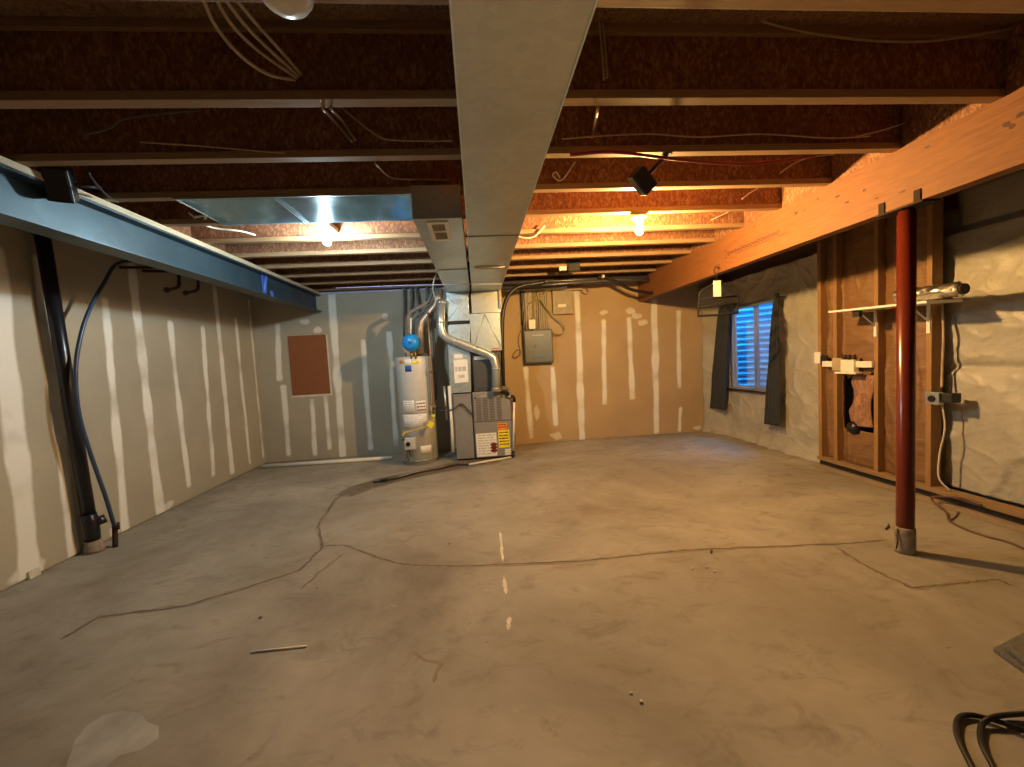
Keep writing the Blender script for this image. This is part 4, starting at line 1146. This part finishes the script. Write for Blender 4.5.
c0, c1 = onX(774, 300, X_), onX(778, 299, X_); d0, d1 = onX(765, 424, X_), onX(782, 426, X_)
curtain(c0.y, c1.y, d0.y, d1.y, 1.87, d0.z, d1.z, 'charcoal curtain at the right side of the window', 2.5)

# wire hanger with a tag, hanging from the beam
yh = 3.95
hg = thing('wire_hanger', onY(715, 257, yh), 'black wire trouser hanger with white tag hanging from the orange beam', 'hanger')
def H(x, y): return onY(x, y, yh)
mb = MB()
out = [(716.5, 283), (706, 288), (699.5, 293), (698.6, 305), (698.3, 316), (720, 315), (737.5, 312.5), (737.5, 300), (737, 291), (733, 286.5), (723, 284.5), (716.5, 283)]
mb.tube([H(*q) for q in out], .011, 8)
for a, b in (((699, 299), (737, 296)), ((698.6, 307), (737.5, 304))): mb.tube([H(*a), H(*b)], .010, 8)
mb.tube([H(716.5, 284), H(716.5, 276), H(714, 271), H(716, 267), H(719, 268)], .005, 8, True)
mb.build('hanger_frame', 'ink3', hg)
pa, pb_ = H(712.5, 281), H(720.5, 296.5)
MB().box(pa.x, pb_.x, yh - .012, yh - .0085, pb_.z, pa.z).build('white_tag', 'paperw', hg)
cable('hanger_string', [H(716.5, 268), Vector((BX0 - .006, 3.97, 2.07)), Vector((BX0 - .006, 3.98, 2.12))], .003, 'cord', 'thin string tying the hanger to the beam', 'string', smooth=False)

# ------------------------------------------------------------------ ceiling cables
def jw(px, py, k, front=True):                        # point on the camera side of joist k's web
    return onY(px, py, JY[k] - (.045 if front else 0))
CC = 'thin cables stapled to the joists'
def ccable(pts, r, mat, lab): return cable('ceiling_cable', pts, r, mat, lab, 'cable', CC)
z_ = lambda px, py, z: onZ(px, py, z)
fan = ['lowest and longest', 'second lowest', 'third from the bottom', 'uppermost']
for k, l_ in enumerate((((200, -8), (215, 25), (240, 55), (268, 74), (295, 80)), ((212, -8), (232, 25), (260, 52), (297, 78)), ((220, -8), (245, 25), (272, 52), (299, 76)), ((230, -8), (255, 22), (280, 50), (301, 74)))):
    a = [onY(q[0], q[1], JY[2] + .06 + (JY[3] - JY[2] - .10) * i / (len(l_) - 1)) for i, q in enumerate(l_)]
    ccable(a, .006, 'romex', 'brown cable of the fan left of the unlit bulb, ' + fan[k])
ccable([jw(700, -6, 3), jw(740, 10, 3), jw(775, 25, 3), jw(830, 36, 3), jw(880, 41, 3), jw(930, 41, 3), jw(980, 34, 3), jw(1030, 25, 3)], .005, 'romex', 'long thin cable sagging across the top right joist')
ccable([jw(598, 10, 3), jw(601, 40, 3), jw(604, 80, 3)], .005, 'romex', 'left of a pair of short cables right of the duct top')
ccable([jw(601, 10, 3), jw(605, 45, 3), jw(607, 78, 3)], .005, 'romex', 'right of a pair of short cables right of the duct top')
ccable([jw(562, 139, 4), jw(600, 136, 4), jw(650, 134, 4), jw(700, 137, 4), jw(760, 134, 4), jw(830, 138, 4), jw(870, 136, 4)], .0045, 'romex', 'long thin wavy cable along the second dark joist right of the duct')
cable('ceiling_cable', [jw(342, 108, 4), jw(372, 132, 4), jw(392, 140, 4), jw(452, 141, 4)], .0045, 'romex', 'thin cable curving to the duct on the left side of it', 'cable', CC)
ccable([z_(322, 108, ZC - .02), jw(335, 122, 4), jw(352, 142, 4)], .006, 'romex', 'upper of two short diagonal cables left of the duct')
ccable([z_(330, 108, ZC - .02), jw(343, 122, 4), jw(355, 140, 4)], .006, 'romex', 'lower of two short diagonal cables left of the duct')
ccable([z_(375, 163, ZC - .012), jw(388, 176, 5), jw(402, 179, 5), jw(450, 180, 5)], .005, 'romex', 'thin cable on the web before the metal panel, left of the duct')
ccable([jw(140, 142, 4), jw(200, 146, 4), jw(270, 152, 4), jw(285, 153, 4)], .004, 'romex', 'faint thin cable on the dark joist at the upper left')
ccable([jw(85, 135, 4), jw(110, 128, 4), jw(128, 118, 4), jw(200, 110, 4)], .005, 'foam', 'dark cable dipping at the far upper left')
ccable([jw(560, 178, 5), jw(556, 172, 5), jw(553, 176, 5), jw(562, 180, 5), jw(575, 162, 5)], .005, 'wirew', 'short pale cable stub right of the duct on the third joist')
ccable([z_(598, 108, ZC - .012), jw(594, 128, 4), jw(592, 138, 4)], .007, 'romex', 'short vertical cable stub right of the duct')
ccable([jw(855, 137, 4), jw(890, 128, 4), jw(930, 114, 4), jw(965, 106, 4)], .004, 'wirew', 'thin pale cable ending in a bare tip near the orange beam')
ccable([jw(780, 173, 5), jw(795, 163, 5), jw(812, 157, 5), jw(840, 154, 5)], .004, 'wirew', 'thin pale cable with a bright tip above the orange beam')
ccable([jw(742, 199, 6), jw(750, 193, 6), jw(758, 188, 6)], .004, 'wirew', 'short bright cable stub on the joist with the warm bulb')
ccable([jw(711, 220, 7), jw(720, 216, 7), jw(728, 212, 7)], .004, 'wirew', 'short bright cable stub just beyond the warm bulb')
ccable([z_(570, 155, ZC - .015), z_(612, 152, ZC - .03), z_(665, 158, ZC - .03), z_(720, 163, ZC - .03), z_(760, 163, ZC - .03), z_(815, 156, ZC - .015)], .009, 'redpex', 'dark red tube running under the third joist on the right')
ccable([jw(516, 236, 7), jw(526, 238, 7), jw(535, 236, 7), jw(545, 226, 7)], .006, 'wirew', 'pale cable curl right of the duct in the lit joists')
ccable([z_(189, 213, ZC + .05), z_(200, 222, ZC + .03), z_(214, 228, ZC + .02), z_(240, 231, ZC + .02), z_(255, 235, ZC + .03)], .007, 'wirew', 'white cable coming out of the dark opening beside the metal panel')
ccable([z_(196, 217, ZC + .04), z_(206, 216, ZC + .03), z_(203, 221, ZC + .04)], .008, 'white', 'short white hooked cable end in the dark opening')
ccable([z_(88, 172, ZC - .03), z_(97, 185, ZC - .04), z_(108, 196, ZC - .05), z_(118, 202, ZC - .02)], .005, 'black', 'thin black speaker wire beside the steel beam')
ccable([jw(430, 257, 9), jw(450, 254, 9), jw(465, 256, 9)], .006, 'blackm', 'dark cable beside the return duct at the far joists')
ccable([onY(436, 300, 5.3), onY(433, 290, 5.3), onY(434, 280, 5.3), onY(437, 272, 5.3)], .009, 'wirew', 'pale cable bending up beside the return duct')

# ------------------------------------------------------------------ things on the floor
tag(MB().box(-.0, .0, 0, 0, 0, 0).build('x', 'white') if False else MB().tube([onZ(251, 652, .005), onZ(307, 646, .005)], .005, 6).build('white_stick', 'paperw'), 'thin white stick lying on the bare concrete floor', 'stick')
cable('power_cord', [(XS - .02, 2.50, .11), (3.40, 2.62, .12), (3.36, 2.78, .07), onZ(946, 512, .008), onZ(950, 521, .006), onZ(965, 529, .006), onZ(985, 536, .006), onZ(1008, 542, .006), onZ(1030, 551, .006), onZ(1060, 560, .006)], .008, 'cord', 'brown power cord looping over the bottom plate onto the floor', 'cord')
cable('cord_tail', [onZ(951, 520, .005), onZ(957, 515, .005), onZ(958, 509, .005)], .005, 'cord', 'small branch of cord near the bottom plate', 'cord')
# dark hose coil at the lower right
def coil(pts, r, lab): return cable('black_hose', [onZ(*q, zz) for q, zz in pts], r, 'black', lab, 'hose', 'black hoses at the lower right')
coil([((985, 790), .012), ((968, 760), .012), ((957, 735), .012), ((958, 719), .012), ((970, 715), .012), ((990, 719), .014), ((1015, 727), .018), ((1050, 740), .014)], .008, 'black hose loop at the lower right, the leftmost bend')
coil([((1012, 800), .012), ((992, 765), .012), ((981, 742), .012), ((982, 725), .013), ((994, 717), .028), ((1020, 714), .03), ((1060, 713), .02)], .008, 'black hose loop at the lower right, the inner bend crossing over')
cable('green_cord', [onZ(1002, 722, .008), onZ(1020, 723, .009), onZ(1050, 728, .009)], .007, 'foam', 'grey green cord between the black hoses', 'cord')
a, b, c_, d = onZ(993, 652, .0), onZ(1024, 636, .0), onZ(1085, 668, .0), onZ(1060, 700, .0)
mb = MB(); mb.prism([(a.x, a.y), (b.x, b.y), (c_.x, c_.y), (d.x, d.y)], 'z', .002, .018)
mb.prism([(a.x + .02, a.y - .02), (b.x + .02, b.y - .01), (c_.x, c_.y), (d.x, d.y)], 'z', .024, .040)
tag(mb.build('floor_slab', 'mat', bevel=.002), 'corner of a grey flat slab lying on the floor at the right edge', 'slab')
for k in range(14):                                     # crumbs of debris
    px, py = random.choice(((250, 560), (320, 600), (300, 580), (560, 500), (430, 540), (700, 560), (828, 536), (695, 566), (325, 628), (280, 630), (345, 585), (600, 610), (640, 700), (470, 590)))
    p = onZ(px + random.uniform(-20, 20), py + random.uniform(-12, 12)); s_ = random.uniform(.005, .010)
    mb = MB().lathe([(s_ * .5, 0), (s_, s_ * .4), (s_ * .6, s_ * .9)], (p.x, p.y, .001), 6)
    tag(mb.build('concrete_crumb', random.choice(['mud', 'paint', 'crack'])), 'tiny crumb of debris on the open floor', 'debris', 'debris crumbs on the floor')
